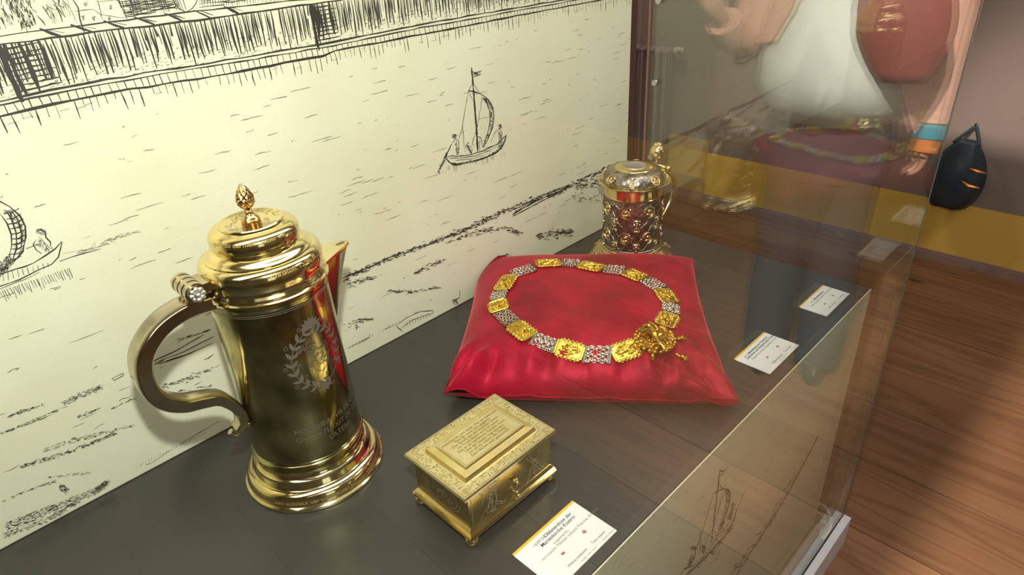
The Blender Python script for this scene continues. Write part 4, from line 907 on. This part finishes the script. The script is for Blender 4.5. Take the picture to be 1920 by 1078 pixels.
def med_fig(phi, z, s=1.0, rad=tr, tilt=0):
    bb = B(); h = .015 * s
    bb.ball((0, h * .95, .003), .0075 * s, 8, 6, sc=(1.5, .55, .5)); bb.ball((0, h * .55, .004), .0042 * s, 8, 6); bb.ball((0, h * .1, .003), .0052 * s, 8, 6, sc=(.9, 1.2, .6)); bb.ball((0, -h * .55, .002), .0045 * s, 8, 6, sc=(1, 1.5, .6))
    bb.ball((-.0075 * s, h * .15, .002), .003 * s, 6, 5, sc=(1, 1.5, .6)); bb.ball((.0075 * s, h * .15, .002), .003 * s, 6, 5, sc=(1, 1.5, .6)); bb.ball((0, -h * 1.1, .002), .006 * s, 8, 6, sc=(1.7, .4, .5)); bb.ball((-.006 * s, -h * .8, .002), .003 * s, 6, 4); bb.ball((.006 * s, -h * .8, .002), .003 * s, 6, 4)
    rr = rad(z) if callable(rad) else rad
    n = Vector((math.cos(phi) * math.cos(tilt), math.sin(phi) * math.cos(tilt), math.sin(tilt))); e1 = Vector((-math.sin(phi), math.cos(phi), 0)); e2 = n.cross(e1)
    bb.xform(Matrix.Translation((TX + rr * math.cos(phi), TY + rr * math.sin(phi), z)) @ Matrix((e1, e2, n)).transposed().to_4x4()); return bb
for k in range(8):
    a0 = PHT + math.radians(-12.8 + 45 * k); a1 = PHT + math.radians(9.0 + 45 * k)
    for z in (.184, .097): part('medallion', med_circle(a0, z, .0188), M['relief'], tk)
    for z in (.143, .062): part('relief_figure', med_fig(a1, z, 1.12), M['relief'], tk)
    ph = PHT + math.radians(-3 + 45 * k)
    if k % 2: part('lid_medallion', med_circle(ph, .282, .0150, .0915, tilt=.75), M['relief'], tl)
    else: part('lid_figure', med_fig(ph, .282, .95, .0915, tilt=.75), M['relief'], tl)
    part('foot_mask', med_fig(PHT + math.radians(20 + 45 * k), .017, .8, .120, tilt=.9), M['relief'], tk)
stp = B()
for s in (1, -1):
    for zc, am in ((.163, .020), (.120, .020), (.078, .020), (.205, .010)):
        for ph2 in (0, PI):
            stp.tube([(TX + (tr(zc) + .0004) * math.cos(2 * PI * i / 128), TY + (tr(zc) + .0004) * math.sin(2 * PI * i / 128), zc + s * am * math.sin(8 * (2 * PI * i / 128) + ph2)) for i in range(128)], .0011, 4, closed=True)
part('strapwork', stp, M['silver'], tk, 'interlaced strapwork relief')
HT = Vector((.8, -.15, 0)).normalized()
th_ = [(.088, .245), (.118, .2500), (.150, .2420), (.172, .2240), (.184, .1960), (.182, .1600), (.168, .1280), (.145, .1000), (.120, .0840), (.100, .0800), (.093, .088)]
hpt = catmull([(TX + HT.x * r, TY + HT.y * r, z) for r, z in th_], 5)
part('handle', B().tube(hpt, .0125, 12, flat=.6, up=(0, 1, 0)), M['pale_gold'], tk, 'gilt scroll handle')
tq = lambda r, z: (TX + HT.x * r, TY + HT.y * r, z)
tb = B().tube([tq(.080, .276), tq(.091, .283), tq(.097, .293), tq(.098, .306)], [.012, .009, .006, .007], 12); tb.tube([(TX + HT.x * .115 - HT.y * -.02, TY + HT.y * .115 - .02, .270), (TX + HT.x * .115, TY + HT.y * .115 + .022, .270)], .0115, 14); tb.ball((TX + HT.x * .118, TY + HT.y * .118 - .026, .272), .0105, 12, 8)
tpz = part('thumbpiece', tb, M['gold'], tk); tc_ = Vector(tq(.097, .3275)); part('thumb_ball', B().ball(tc_, .0232, 24, 16), M['relief'], tpz, 'round silver thumb ball')
cr = B()
for k in range(7): a = 2 * PI * k / 7; cr.ball((tc_.x + .009 * math.cos(a), tc_.y + .009 * math.sin(a), tc_.z + .0225), .0042, 8, 6)
cr.ball((tc_.x, tc_.y, tc_.z + .025), .005, 8, 6); part('thumb_crown', cr, M['gold'], tpz)
# ================================================================ CUSHION
LF, RF, BR, BL = Vector((-1.1608, .5355, .030)), Vector((-.7508, .0188, .022)), Vector((-.243, .442, .050)), Vector((-.668, .945, .045))
HC = .098
cen = (LF + RF + BR + BL) / 4
def cush(u, v, top):
    p = cush0(u, v, top); e = max(0.0, p.y - .845)   # the back left corner is pushed up against the mural panel
    if e > 0: p = Vector((p.x, .845 + e * .06, p.z + e * (.62 if top else .25)))
    return p
def cush0(u, v, top):
    # u along front edge LF->RF, v towards the back; -1..1
    bow = .045
    uu = u * (1 - bow * (1 - v * v) * (abs(u) ** 3)); vv = v * (1 - bow * (1 - u * u) * (abs(v) ** 3))
    a, c = (uu + 1) / 2, (vv + 1) / 2
    p = LF * (1 - a) * (1 - c) + RF * a * (1 - c) + BR * a * c + BL * (1 - a) * c
    if u < 0 and v > 0:   # the back left corner is tucked in
        k = (max(0, -u - .55) / .45) * (max(0, v - .55) / .45); p = p + (cen - p) * (.03 * k)
    f = max(0.0, (1 - u ** 4) * (1 - v ** 4)); f = f ** .52
    edge = .034 + .012 * (u * v) ** 2
    if not top:
        z = edge * (1 - min(1, f * 2.2)) + .0035 * min(1, f * 2.2)
        return Vector((p.x, p.y, z))
    z = edge + (p.z - .037) * .6 * (1 - f) + HC * f
    # pulled folds: deep along the front edge, soft at the other sides
    w = math.exp(-((v + .82) / (.13 + .05 * math.sin(u * 13))) ** 2) * (1 - abs(u) ** 6)
    z += w * .0150 * ((2 * abs(math.sin(u * 10.5 + 1.1 * math.sin(u * 4.3) + v * 1.6 * u)) ** .8 - 1) * (.65 + .35 * math.sin(u * 7)) + .45 * math.sin(u * 31 + 2 - v * 6))
    w2 = math.exp(-((u - .84) / .13) ** 2) * (1 - abs(v) ** 6); z += w2 * .004 * math.sin(v * 11 + .6)
    w3 = math.exp(-((u + .84) / .13) ** 2) * (1 - abs(v) ** 6); z += w3 * .003 * math.sin(v * 7 + 2)
    w4 = math.exp(-((u + .86) ** 2 + (v + .86) ** 2) / .035); z += w4 * (.026 * math.sin((u - v) * 15) + .004)
    w5 = math.exp(-((u - .9) ** 2 + (v + .88) ** 2) / .05); z += w5 * .012 * math.sin((u + v) * 20)
    z += .0035 * noise.noise(Vector((u * 2.2, v * 2.2, 3)))*f
    return Vector((p.x, p.y, z))
N = 120; cu = B(); vs = []; fs = []
def dist(t): return math.sin(t * PI / 2) * .55 + t * .45
for j in range(N + 1):
    for i in range(N + 1): vs.append(cush(dist(-1 + 2 * i / N), dist(-1 + 2 * j / N), True))
cu.add(vs, [(j * (N + 1) + i, j * (N + 1) + i + 1, (j + 1) * (N + 1) + i + 1, (j + 1) * (N + 1) + i) for j in range(N) for i in range(N)])
bvh = BVHTree.FromPolygons([tuple(v) for v in cu.v], cu.f)
vs = []; N2 = 60
for j in range(N2 + 1):
    for i in range(N2 + 1): vs.append(cush(dist(-1 + 2 * i / N2), dist(-1 + 2 * j / N2), False))
cub = B(); cub.add(vs, [(j * (N2 + 1) + i, (j + 1) * (N2 + 1) + i, (j + 1) * (N2 + 1) + i + 1, j * (N2 + 1) + i + 1) for j in range(N2) for i in range(N2)])
cs = thing('cushion', 'square crimson velvet cushion carrying the chain of office', 'cushion', (cen.x, cen.y, 0))
cu.merge(cub)
part('cover', cu, M['velvet'], cs, smooth=180, fix=False)
seam = [cush(-1 + 2 * i / 40, -1, True) for i in range(40)] + [cush(1, -1 + 2 * i / 40, True) for i in range(40)] + [cush(1 - 2 * i / 40, 1, True) for i in range(40)] + [cush(-1, 1 - 2 * i / 40, True) for i in range(40)]
part('seam', B().tube(seam, .0022, 6, closed=True), M['velvet'], cs)
def hit_c(px, py):
    d = ray(px, py).normalized(); r = bvh.ray_cast(CC, d)
    if r[0] is None: p = onp(px, py, 2, .1); return p, Vector((0, 0, 1))
    q = r[0]; nn = Vector((0, 0, 0))
    for dx, dy in ((0, 0), (.02, 0), (-.02, 0), (0, .02), (0, -.02)):
        h = bvh.ray_cast(Vector((q.x + dx, q.y + dy, .5)), Vector((0, 0, -1)))
        if h[0] is not None: n_ = h[1] if h[1].z > 0 else -h[1]; nn += n_
    return q, nn.normalized()
# ================================================================ CHAIN OF OFFICE
zc = lambda x, y: (820 + x / 3.267, 460 + y / 3.267)
kn = [(597, 143), (452, 188), (392, 285), (366, 345), (385, 412), (462, 487), (578, 575), (722, 628), (898, 676), (1068, 680), (1235, 622)]
kn2 = [(1385, 505), (1428, 425), (1428, 362), (1372, 275), (1268, 215), (1150, 165), (1015, 152), (868, 122), (757, 112), (600, 120)]
ch = thing('chain_of_office', 'chain of office of alternating gold plaques and silver mesh links on the red cushion', 'chain', (cen.x, cen.y, .1))
def gold_link(seed):
    r = random.Random(seed); g = B(); w = .5
    g.box(-.47, .47, -.40, .40, -.04, .05)
    for s in (-1, 1):
        g.tube([(s * .46, -.42, .07), (s * .46, .42, .07)], .035, 6); g.tube([(s * .40, -.40, .06), (s * .40, .40, .06)], .025, 6)
        for k in range(6): x = -.36 + .145 * k; g.ball((x, s * .45, .03), .085, 7, 5, sc=(1, 1.25, .9))
        for k in range(5): x = -.29 + .145 * k; g.ball((x, s * .56, .03), .04, 5, 4)
    for k in range(26):
        a = r.uniform(0, 6.3); q = math.sqrt(r.random()); g.ball((.33 * q * math.cos(a), .34 * q * math.sin(a), .07), r.uniform(.05, .085), 7, 5, sc=(r.uniform(.6, 1.5), r.uniform(.6, 1.2), 1.8))
    g.ball((0, 0, .09), .12, 8, 6, sc=(1, 1.2, .8)); g.ball((.02, .18, .12), .065, 7, 5); g.tube([(-.2, -.12, .13), (-.05, -.04, .18), (.1, .05, .17), (.24, .16, .12)], [.03, .045, .045, .025], 6); g.tube([(-.16, .16, .12), (0, .02, .17), (.18, -.18, .12)], [.025, .04, .025], 6)
    return g
def silver_link(seed):
    r = random.Random(seed); g = B()
    for k in range(6):
        for j in range(5):
            x = -.34 + .136 * k; y = -.36 + .18 * j + (.05 if k % 2 else -.03)
            t = r.uniform(.4, .9) * (1 if j % 2 else -1)
            bb = tube_closed_circle((x, y, .06 + r.uniform(-.02, .03)), .088, .022, (1, 0, 0), (0, math.cos(t), math.sin(t)), 9, 4); g.merge(bb)
    return g
def silver_frame():
    g = B(); g.box(-.50, -.36, -.46, .46, -.03, .04); g.box(.36, .50, -.46, .46, -.03, .04)
    for k in range(7):
        y = -.42 + .14 * k; g.tube([(-.37, y, .0), (.37, y + .01, .0)], .02, 4)
    return g
LM = {}
def unit_mesh(key, b, mat):
    me = bpy.data.meshes.new(key); me.from_pydata([v for v in b.v], [], b.f); me.materials.append(mat); me.shade_smooth(); me.set_sharp_from_angle(angle=math.radians(50)); LM[key] = me
for q in range(3): unit_mesh('gold_link%d' % q, gold_link(q), M['chain_gold'])
for q in range(2): unit_mesh('silver_rings%d' % q, silver_link(q), M['chain_silver'])
unit_mesh('silver_frame', silver_frame(), M['chain_dark'])
OC = G(ORG[ch.name])
LW = .047
def put_link(a, c, kind, idx):
    pa_, na = hit_c(*zc(*a)); pb_, nb = hit_c(*zc(*c)); mid = (pa_ + pb_) / 2; pm, nm = hit_c(*zc((a[0] + c[0]) / 2, (a[1] + c[1]) / 2)); n = (na + nb + nm).normalized()
    x = (pb_ - pa_); L = x.length; x.normalize(); y = n.cross(x).normalized(); n = x.cross(y).normalized()
    pos = mid + n * min(.0070, max(.0040, (pm - mid).dot(n) + .0025))
    m = Matrix((x * L * S, y * LW * S, n * LW * .75 * S)).transposed().to_4x4(); m.translation = G(pos) - OC
    if kind == 'g':
        o = bpy.data.objects.new('gold_link', LM['gold_link%d' % (idx % 3)]); COL.objects.link(o); o.parent = ch; o.matrix_local = m; return
    o = bpy.data.objects.new('silver_link', LM['silver_frame']); COL.objects.link(o); o.parent = ch; o.matrix_local = m
    o2 = bpy.data.objects.new('ring_mesh', LM['silver_rings%d' % (idx % 2)]); COL.objects.link(o2); o2.parent = o
for i in range(len(kn) - 1): put_link(kn[i], kn[i + 1], 's' if i % 2 == 0 else 'g', i)
for i in range(len(kn2) - 1): put_link(kn2[i], kn2[i + 1], 'g' if i % 2 == 0 else 's', i)
# pendant
pp, pn = hit_c(*zc(1330, 590)); pl_, _ = hit_c(*zc(1225, 610)); pr2, _ = hit_c(*zc(1390, 520)); pt_, _ = hit_c(*zc(1440, 660))
ax_ = (pt_ - (pl_ + pr2) / 2); ax_ = (ax_ - pn * ax_.dot(pn)).normalized(); ay_ = pn.cross(ax_).normalized()
pg = B(); r5 = random.Random(5)
def PW(u, v, h): return pp + ax_ * u + ay_ * v + pn * (h + .004)
def disk_outline(f, n=36, h=.006):
    pg.loft([[PW(*f(2 * PI * i / n), -.001) for i in range(n)], [PW(*f(2 * PI * i / n), h) for i in range(n)]])
disk_outline(lambda a: (.042 * math.cos(a) * (1 + .10 * math.cos(6 * a)), .046 * math.sin(a) * (1 + .10 * math.cos(7 * a))))
for k in range(70):
    a = r5.uniform(0, 6.3); q = math.sqrt(r5.random()) * .044; c = PW(q * math.cos(a), q * 1.08 * math.sin(a), .007); pg.ball(c, r5.uniform(.003, .0062), 7, 5)
for k in range(22): a = 2 * PI * k / 22; pg.ball(PW(.044 * math.cos(a), .049 * math.sin(a), .004), .0052, 7, 5)
# rearing animal figure in high relief
pg.tube(catmull([PW(.022, -.014, .012), PW(.008, -.010, .019), PW(-.010, .000, .022), PW(-.022, .010, .018), PW(-.032, .020, .012)], 3), [.006] * 4 + [.009] * 5 + [.006] * 3 + [.004], 8)
for a, c in (((.010, -.010), (.026, .010)), ((.004, -.004), (.014, .024)), ((-.012, .002), (-.002, .030)), ((-.014, -.002), (-.030, -.014)), ((-.020, .006), (-.040, .004))):
    pg.tube([PW(a[0], a[1], .018), PW((a[0] + c[0]) / 2, (a[1] + c[1]) / 2 + .003, .021), PW(c[0], c[1], .012)], [.005, .004, .003], 7)
pg.ball(PW(.026, -.018, .016), .0075, 10, 7); pg.tube([PW(.028, -.020, .018), PW(.040, -.022, .013)], [.004, .002], 6)
for k in range(5): pg.tube([PW(-.03, -.01 + .01 * k, .014), PW(-.045, -.016 + .012 * k, .010)], [.003, .0015], 6)
pdt = part('pendant', pg, M['chain_gold'], ch, 'large cast gold pendant with a rearing animal')
for (xa, ya, xb, yb, s) in ((1440, 585, 1515, 588, 1.0), (1315, 655, 1316, 712, .95), (1455, 675, 1530, 722, 1.25)):
    A, _ = hit_c(*zc(xa, ya)); Bq_, nb = hit_c(*zc(xb, yb)); d = Bq_ - A; L = d.length; d.normalize(); A = A + nb * .006; Bq_ = Bq_ + nb * .009
    st = [(0, .003), (.12, .004), (.2, .0022), (.32, .0022), (.38, .0055), (.55, .0045), (.66, .0075), (.78, .0090), (.86, .0065), (.90, .0035), (.95, .0045), (1.0, .001)]
    g = B().tube([A + (Bq_ - A) * t for t, r in st], [r * s for t, r in st], 12); part('drop', g, M['chain_gold'], pdt)
# ================================================================ LABEL CARDS
def card(cx0, cx1, cy0, cy1, label, title, sub, big=1.0):
    t = thing('label_card', label, 'label', ((cx0 + cx1) / 2, (cy0 + cy1) / 2, 0)); w = cx1 - cx0; h = cy1 - cy0; z = .0022
    part('sheet', B().box(cx0, cx1, cy0, cy1, .0003, z), M['card'], t, smooth=0)
    part('stripe', B().box(cx0, cx1, cy1 - h * .045, cy1 + .0003, .0004, z + .0003), M['stripe'], t, 'orange stripe', smooth=0)
    tb_ = B(); tb2 = B()
    F = lambda ox, oy: (lambda x, y: (cx0 + ox * w + x * w, cy1 - oy * h + y * w, z + .0003))
    for (s, ox, oy, size, bold, dark) in title + sub: text_into(tb_ if dark else tb2, s, size * 1.30, F(ox, oy), bold)
    part('title', tb_, M['text'], t, None, 'stuff', smooth=0, fix=False); part('small_text', tb2, M['text2'], t, None, 'stuff', smooth=0, fix=False)
    # round flags beside the code fields
    for fx, fy, uk in ((.375, .60, False), (.745, .60, True)):
        c = (cx0 + fx * w, cy1 - fy * h); r = w * .028; g = B(); n = 20
        if not uk:
            g.add([(c[0], c[1], z + .0004)] + [(c[0] + r * math.cos(-PI * i / n), c[1] + r * math.sin(-PI * i / n), z + .0004) for i in range(n + 1)], [tuple([0] + list(range(n + 1, 0, -1)))]); part('flag', g, M['red'], t, smooth=0, fix=False)
        else:
            g.add([(c[0] + r * math.cos(2 * PI * i / n), c[1] + r * math.sin(2 * PI * i / n), z + .0004) for i in range(n)], [tuple(range(n))]); fo = part('flag', g, M['blue'], t, smooth=0, fix=False)
            wq = B()
            for a in (PI / 4, -PI / 4):
                q = Matrix.Translation((c[0], c[1], 0)) @ Matrix.Rotation(a, 4, 'Z'); bb = B().box(-r, r, -r * .14, r * .14, z + .0004, z + .0006).xform(q); wq.merge(bb)
            wq.box(c[0] - r * .28, c[0] + r * .28, c[1] - r, c[1] + r, z + .0004, z + .0006); wq.box(c[0] - r, c[0] + r, c[1] - r * .28, c[1] + r * .28, z + .0004, z + .0006); part('flag_white', wq, M['card'], fo, smooth=0)
            wq = B().box(c[0] - r * .15, c[0] + r * .15, c[1] - r, c[1] + r, z + .0006, z + .0008).box(c[0] - r, c[0] + r, c[1] - r * .15, c[1] + r * .15, z + .0006, z + .0008); part('flag_cross', wq, M['red'], fo, smooth=0)
    return t
foot_txt = [('Więcej tekstowe', .28, .87, .034, .0, True), ('Text output', .68, .87, .034, .0, True), ('Deutsches · Polskie · Küstrin', .42, .955, .017, 0, False), ('Deutsches · Polskie · Küstrin', .79, .955, .017, 0, False)]
card(-1.347, -1.180, .0235, .1305, 'white label card lying nearest, in front of the gilt wafer box',
     [('1649/50 —', .22, .19, .046, -.004, True), ('Oblatendose der', .40, .19, .050, .014, True), ('Marienkirche Küstrin', .285, .285, .050, .014, True)],
     [('ungemarkt,', .40, .395, .042, .0, False), ('vermutlich Meister Johann Palsche, Küstrin', .155, .475, .042, .0, False)] + foot_txt)
card(-.563, -.404, .0305, .1250, 'white label card in front of the red cushion, middle of the three cards',
     [('um 1540 —', .13, .20, .042, 0, True), ('Amtskette der Küstriner', .30, .20, .046, .016, True), ('Hofrichter und Bürgermeister Küstrin', .13, .29, .046, .016, True)],
     [('Meister Christian Sonnenberg, Küstrin', .17, .40, .042, 0, False)] + foot_txt)
card(-.2265, -.0685, .0335, .1105, 'white label card at the far right corner of the worktop',
     [('um 1580 —', .26, .24, .042, 0, True), ('Prunkhumpen', .43, .24, .048, .016, True)],
     [('Meister Joachim Friedrich Grieff, Küstrin', .15, .36, .042, 0, False)] + foot_txt)
# ================================================================ DARK BLUE BAG on the far wall
bc = Vector((2.50, .315, -.43))
bag = thing('hanging_bag', 'dark blue cloth bag hanging on the mauve wall above the ochre dado', 'bag', (2.50, .315, -.66))
rings = []
NR = 18
for j in range(NR + 1):
    t = j / NR; z = -.655 + .40 * t
    yc = .335 - .02 * t; hw = (.155 * math.sin(PI * min(1, (t * .8 + .14))) ** .55) * (1 - .38 * t ** 3); dp = .085 * math.sin(PI * min(1, t * .75 + .18)) ** .7 * (1 - .5 * t)
    ring = []
    for i in range(28):
        a = 2 * PI * i / 28; nn = 1 + .13 * noise.noise(Vector((math.cos(a) * 1.7, math.sin(a) * 1.7, t * 2.5))) + .04 * math.sin(a * 5 + t * 6)
        ring.append(Vector((2.50 + dp * math.sin(a) * nn, yc + hw * math.cos(a) * nn, z)))
    rings.append(ring)
part('pouch', B().loft(rings), M['bagblue'], bag, smooth=180)
part('strap', B().tube(catmull([(2.50, .255, -.28), (2.54, .285, -.23), (2.578, .315, -.20), (2.55, .345, -.23), (2.50, .385, -.28)], 5), .009, 8), M['bagblue'], bag)
part('clasp', B().tube([(2.408, .255, -.385), (2.404, .215, -.392), (2.415, .175, -.400)], [.004, .009, .003], 8).tube([(2.412, .275, -.465), (2.403, .235, -.482), (2.412, .185, -.487)], [.003, .010, .004], 8), M['orange'], bag, 'orange-gold fittings', 'stuff')
solid('coat_hook', B().tube([(2.61, .315, -.19), (2.575, .315, -.20), (2.570, .315, -.175)], .007, 8), M['steel'], (2.60, .315, -.19), 'small steel wall hook carrying the dark blue bag', 'hook')
# ================================================================ VISITOR (seen mirrored in the front glass)
PCv = Vector((.975, -.13 - .545, 0)); RV = Vector((.3262, .9453, 0)); FV = Vector((-.9453, .3262, 0))
def H(s, f, z): return Vector((PCv.x + RV.x * s + FV.x * f, PCv.y + RV.y * s + FV.y * f, ZF + z))
man = thing('person', 'person in white tee and open pink shirt, seen mirrored in the front glass', 'person', H(0, 0, 0))
# continuous body grown along a skeleton
def skin_body():
    V = []; E = []; Rr = []
    def a(p, r, par=None):
        V.append(p); Rr.append(r)
        if par is not None: E.append((par, len(V) - 1))
        return len(V) - 1
    hip = a(H(0, 0, 1.20), .12)
    w = a(H(0, .02, 1.40), .17, hip); chst = a(H(0, .0, 1.66), .17, w); nk = a(H(0, .0, 1.93), .075, chst); hd0 = a(H(0, .03, 2.04), .095, nk); hd1 = a(H(0, .035, 2.17), .115, hd0); hd2 = a(H(0, .03, 2.27), .080, hd1)
    a(H(0, .155, 2.12), .016, hd1)
    for s in (-1, 1):
        h = a(H(s * .10, 0, 1.10), .095, hip); k = a(H(s * .115, .02, .60), .078, h); an = a(H(s * .118, -.01, .13), .048, k); hl = a(H(s * .118, 0, .055), .045, an); a(H(s * .12, .11, .04), .030, hl)
    def arm(s, pts, rad):
        p = chst
        for q, r in zip(pts, rad): p = a(H(*q), r, p)
        return p
    rh = arm(1, [(.20, 0, 1.82), (.30, 0, 1.76), (.335, .02, 1.48), (.345, .07, 1.24), (.345, .085, 1.17)], [.085, .070, .052, .036, .032])
    lh = arm(-1, [(-.20, 0, 1.82), (-.30, .01, 1.76), (-.38, .06, 1.54), (-.445, .20, 1.66), (-.465, .25, 1.71)], [.085, .068, .052, .038, .032])
    def fingers(par, base, d, side, L=.075):
        bs = V[par]
        for k in range(4):
            o = bs + side * ((k - 1.5) * .019) + d * .035; f = (.92, 1.05, 1.0, .8)[k]
            p1 = a(o, .0115, par); p2 = a(o + d * L * .45 * f + base * .006, .0105, p1); p3 = a(o + d * L * .8 * f + base * .022, .0095, p2); a(o + d * L * f * .98 + base * .04, .008, p3)
        t1 = a(bs + side * -.034 + base * .012, .0125, par); t2 = a(bs + side * -.050 + d * .035 + base * .02, .011, t1); a(bs + side * -.046 + d * .065 + base * .03, .009, t2)
    fingers(rh, -RV, Vector((0, 0, -1)), FV); fingers(lh, FV, (H(-.47, .22, 1.80) - H(-.46, .24, 1.70)).normalized(), RV)
    me = bpy.data.meshes.new('body'); o0 = ORG[man.name]
    me.from_pydata([(v - o0) * S for v in V], E, [])
    ob = bpy.data.objects.new('tmp', me); COL.objects.link(ob); m = ob.modifiers.new('s', 'SKIN'); sv = me.skin_vertices[0].data
    for i, r in enumerate(Rr): sv[i].radius = (r * S, r * S)
    sv[0].use_root = True; m.use_smooth_shade = True; m2 = ob.modifiers.new('u', 'SUBSURF'); m2.levels = 2; m2.render_levels = 2
    dg = bpy.context.evaluated_depsgraph_get(); res = bpy.data.meshes.new_from_object(ob.evaluated_get(dg)); bpy.data.objects.remove(ob); res.materials.clear(); res.materials.append(M['skin'])
    res.shade_smooth()
    o = bpy.data.objects.new('body', res); COL.objects.link(o); o.parent = man; return o
body = skin_body()
for s in (-1, 1):
    part('eye', B().ball(H(s * .042, .142, 2.145), .012, 10, 8), M['card'], body); part('pupil', B().ball(H(s * .042, .152, 2.145), .006, 8, 6), M['ink'], body)
part('mouth', B().tube([H(-.03, .125, 2.055), H(0, .136, 2.052), H(.03, .125, 2.055)], [.003, .007, .003], 8), M['wine'], body)
for s in (-1, 1): part('ear', B().ball(H(s * .112, .03, 2.13), .026, 10, 8, sc=(.5, .5, 1.2)), M['skin'], body)
hr = B().ball(H(0, .005, 2.20), .132, 20, 14, sc=(1.0, 1.0, .95)); part('hair', hr, M['hair'], body)
def ell(s, f, z, a, c, n=28, tilt=0): return [H(s + a * math.cos(2 * PI * i / n), f + c * math.sin(2 * PI * i / n), z + tilt * math.sin(2 * PI * i / n)) for i in range(n)]
# white tee with a round belly
part('tee_shirt', B().loft([ell(.00, .02, 1.268, .225, .17, tilt=-.008), ell(.0, .03, 1.29, .262, .205), ell(-.005, .05, 1.35, .285, .245), ell(-.01, .065, 1.43, .292, .262), ell(-.01, .06, 1.51, .285, .25), ell(-.01, .045, 1.60, .262, .225), ell(0, .02, 1.70, .25, .195), ell(0, 0, 1.80, .225, .15), ell(0, 0, 1.88, .13, .11), ell(0, 0, 1.90, .10, .09)]), M['tee'], man, smooth=180)
part('belt', B().loft([ell(0, .015, 1.235, .238, .178), ell(0, .015, 1.275, .236, .178)]), M['belt'], man)
part('belt_buckle', B().box(-.03, .03, -.006, .006, -.022, .022).xform(Matrix.Translation(H(-.06, .19, 1.255)) @ Matrix((RV, FV, Vector((0, 0, 1)))).transposed().to_4x4()), M['pale_gold'], man, 'metal buckle')
tr_ = B().loft([ell(0, .01, 1.02, .245, .165), ell(0, .01, 1.10, .250, .172), ell(0, .015, 1.20, .245, .178), ell(0, .015, 1.262, .236, .176)])
for s in (-1, 1): tr_.loft([ell(s * .122, .0, .07, .105, .105, 20), ell(s * .120, .0, .40, .112, .105, 20), ell(s * .104, .02, .62, .116, .112, 20), ell(s * .104, .01, .85, .122, .135, 20), ell(s * .104, .01, 1.06, .125, .155, 20)])
tr_.loft([ell(0, .02, .62, .012, .085, 20), ell(0, .015, .80, .05, .115, 20), ell(0, .01, .95, .13, .150, 20), ell(0, .01, 1.04, .20, .168, 20), ell(0, .01, 1.12, .22, .170, 20)])
part('trousers', tr_, M['trouser'], man, smooth=60)
for s in (-1, 1): part('shoe', B().loft([ell(s * .12, .02, .002, .055, .14, 20), ell(s * .12, .02, .03, .057, .142, 20), ell(s * .12, .015, .07, .05, .12, 20), ell(s * .132, -.02, .11, .045, .06, 20)]), M['shoe'], man)
sl = B().tube([H(.22, 0, 1.84), H(.30, 0, 1.77), H(.335, .01, 1.62), H(.345, .03, 1.48), H(.352, .055, 1.34), H(.352, .065, 1.275)], [.10, .095, .088, .082, .070, .062], 18)
part('sleeve', sl, M['pinkshirt'], man)
part('cuff', B().tube([H(.352, .065, 1.278), H(.352, .075, 1.215)], [.055, .052], 18), M['teal'], man, 'teal wrist band'); part('wristband', B().tube([H(.350, .077, 1.213), H(.348, .084, 1.165)], [.046, .044], 16), M['orange_cloth'], man, 'orange wrist band')
sl = B().tube([H(-.22, 0, 1.84), H(-.30, .01, 1.77), H(-.35, .03, 1.64), H(-.385, .07, 1.56), H(-.42, .14, 1.60), H(-.44, .19, 1.65)], [.10, .092, .082, .080, .072, .062], 18); part('sleeve', sl, M['pinkshirt'], man)
# open shirt fronts
def flap(pts_o, pts_i, th=.008):
    vs = []; n = len(pts_o)
    for o_, i_ in zip(pts_o, pts_i):
        a_, b_ = H(*o_), H(*i_); m_q = (a_ + b_) / 2 + FV * .012; vs += [a_, m_q, b_, a_ - FV * th, m_q - FV * th, b_ - FV * th]
    fs = []
    for k in range(n - 1):
        p, q = 6 * k, 6 * k + 6; fs += [(p, p + 1, q + 1, q), (p + 1, p + 2, q + 2, q + 1), (p + 3, q + 3, q + 4, p + 4), (p + 4, q + 4, q + 5, p + 5), (p, q, q + 3, p + 3), (p + 2, p + 5, q + 5, q + 2)]
    fs += [(0, 3, 4, 1), (1, 4, 5, 2)]; p = 6 * (n - 1); fs += [(p, p + 1, p + 4, p + 3), (p + 1, p + 2, p + 5, p + 4)]
    return B().add(vs, fs)
part('shirt_front', flap([(.30, .03, 1.82), (.315, .06, 1.65), (.31, .11, 1.50), (.31, .13, 1.36), (.305, .12, 1.26)], [(.14, .13, 1.84), (.15, .23, 1.66), (.175, .27, 1.50), (.22, .25, 1.40), (.285, .17, 1.255)]), M['pinkshirt'], man)
part('shirt_front', flap([(-.30, .03, 1.82), (-.31, .07, 1.66), (-.32, .08, 1.55)], [(-.15, .13, 1.85), (-.19, .21, 1.70), (-.24, .20, 1.585)]), M['pinkshirt'], man)
sbag = thing('shoulder_bag', 'wine-red rounded cloth bag held against the visitor at the right', 'bag', H(.17, .30, 1.62))
rings = []
for j in range(11):
    t = j / 10; z = 1.475 + .34 * t; hw = .150 * math.sin(PI * (t * .62 + .10)) ** .7; rings.append(ell(.205 - .06 * t, .335 - .02 * t, z, hw, .055 * math.sin(PI * (t * .7 + .12)), 24))
part('pouch', B().loft(rings), M['wine'], sbag, smooth=180)
part('strap', B().tube(catmull([H(.12, .28, 1.80), H(.16, .17, 1.90), H(.19, .02, 1.935), H(.17, -.12, 1.86)], 4), .012, 8, flat=.5), M['wine'], sbag)
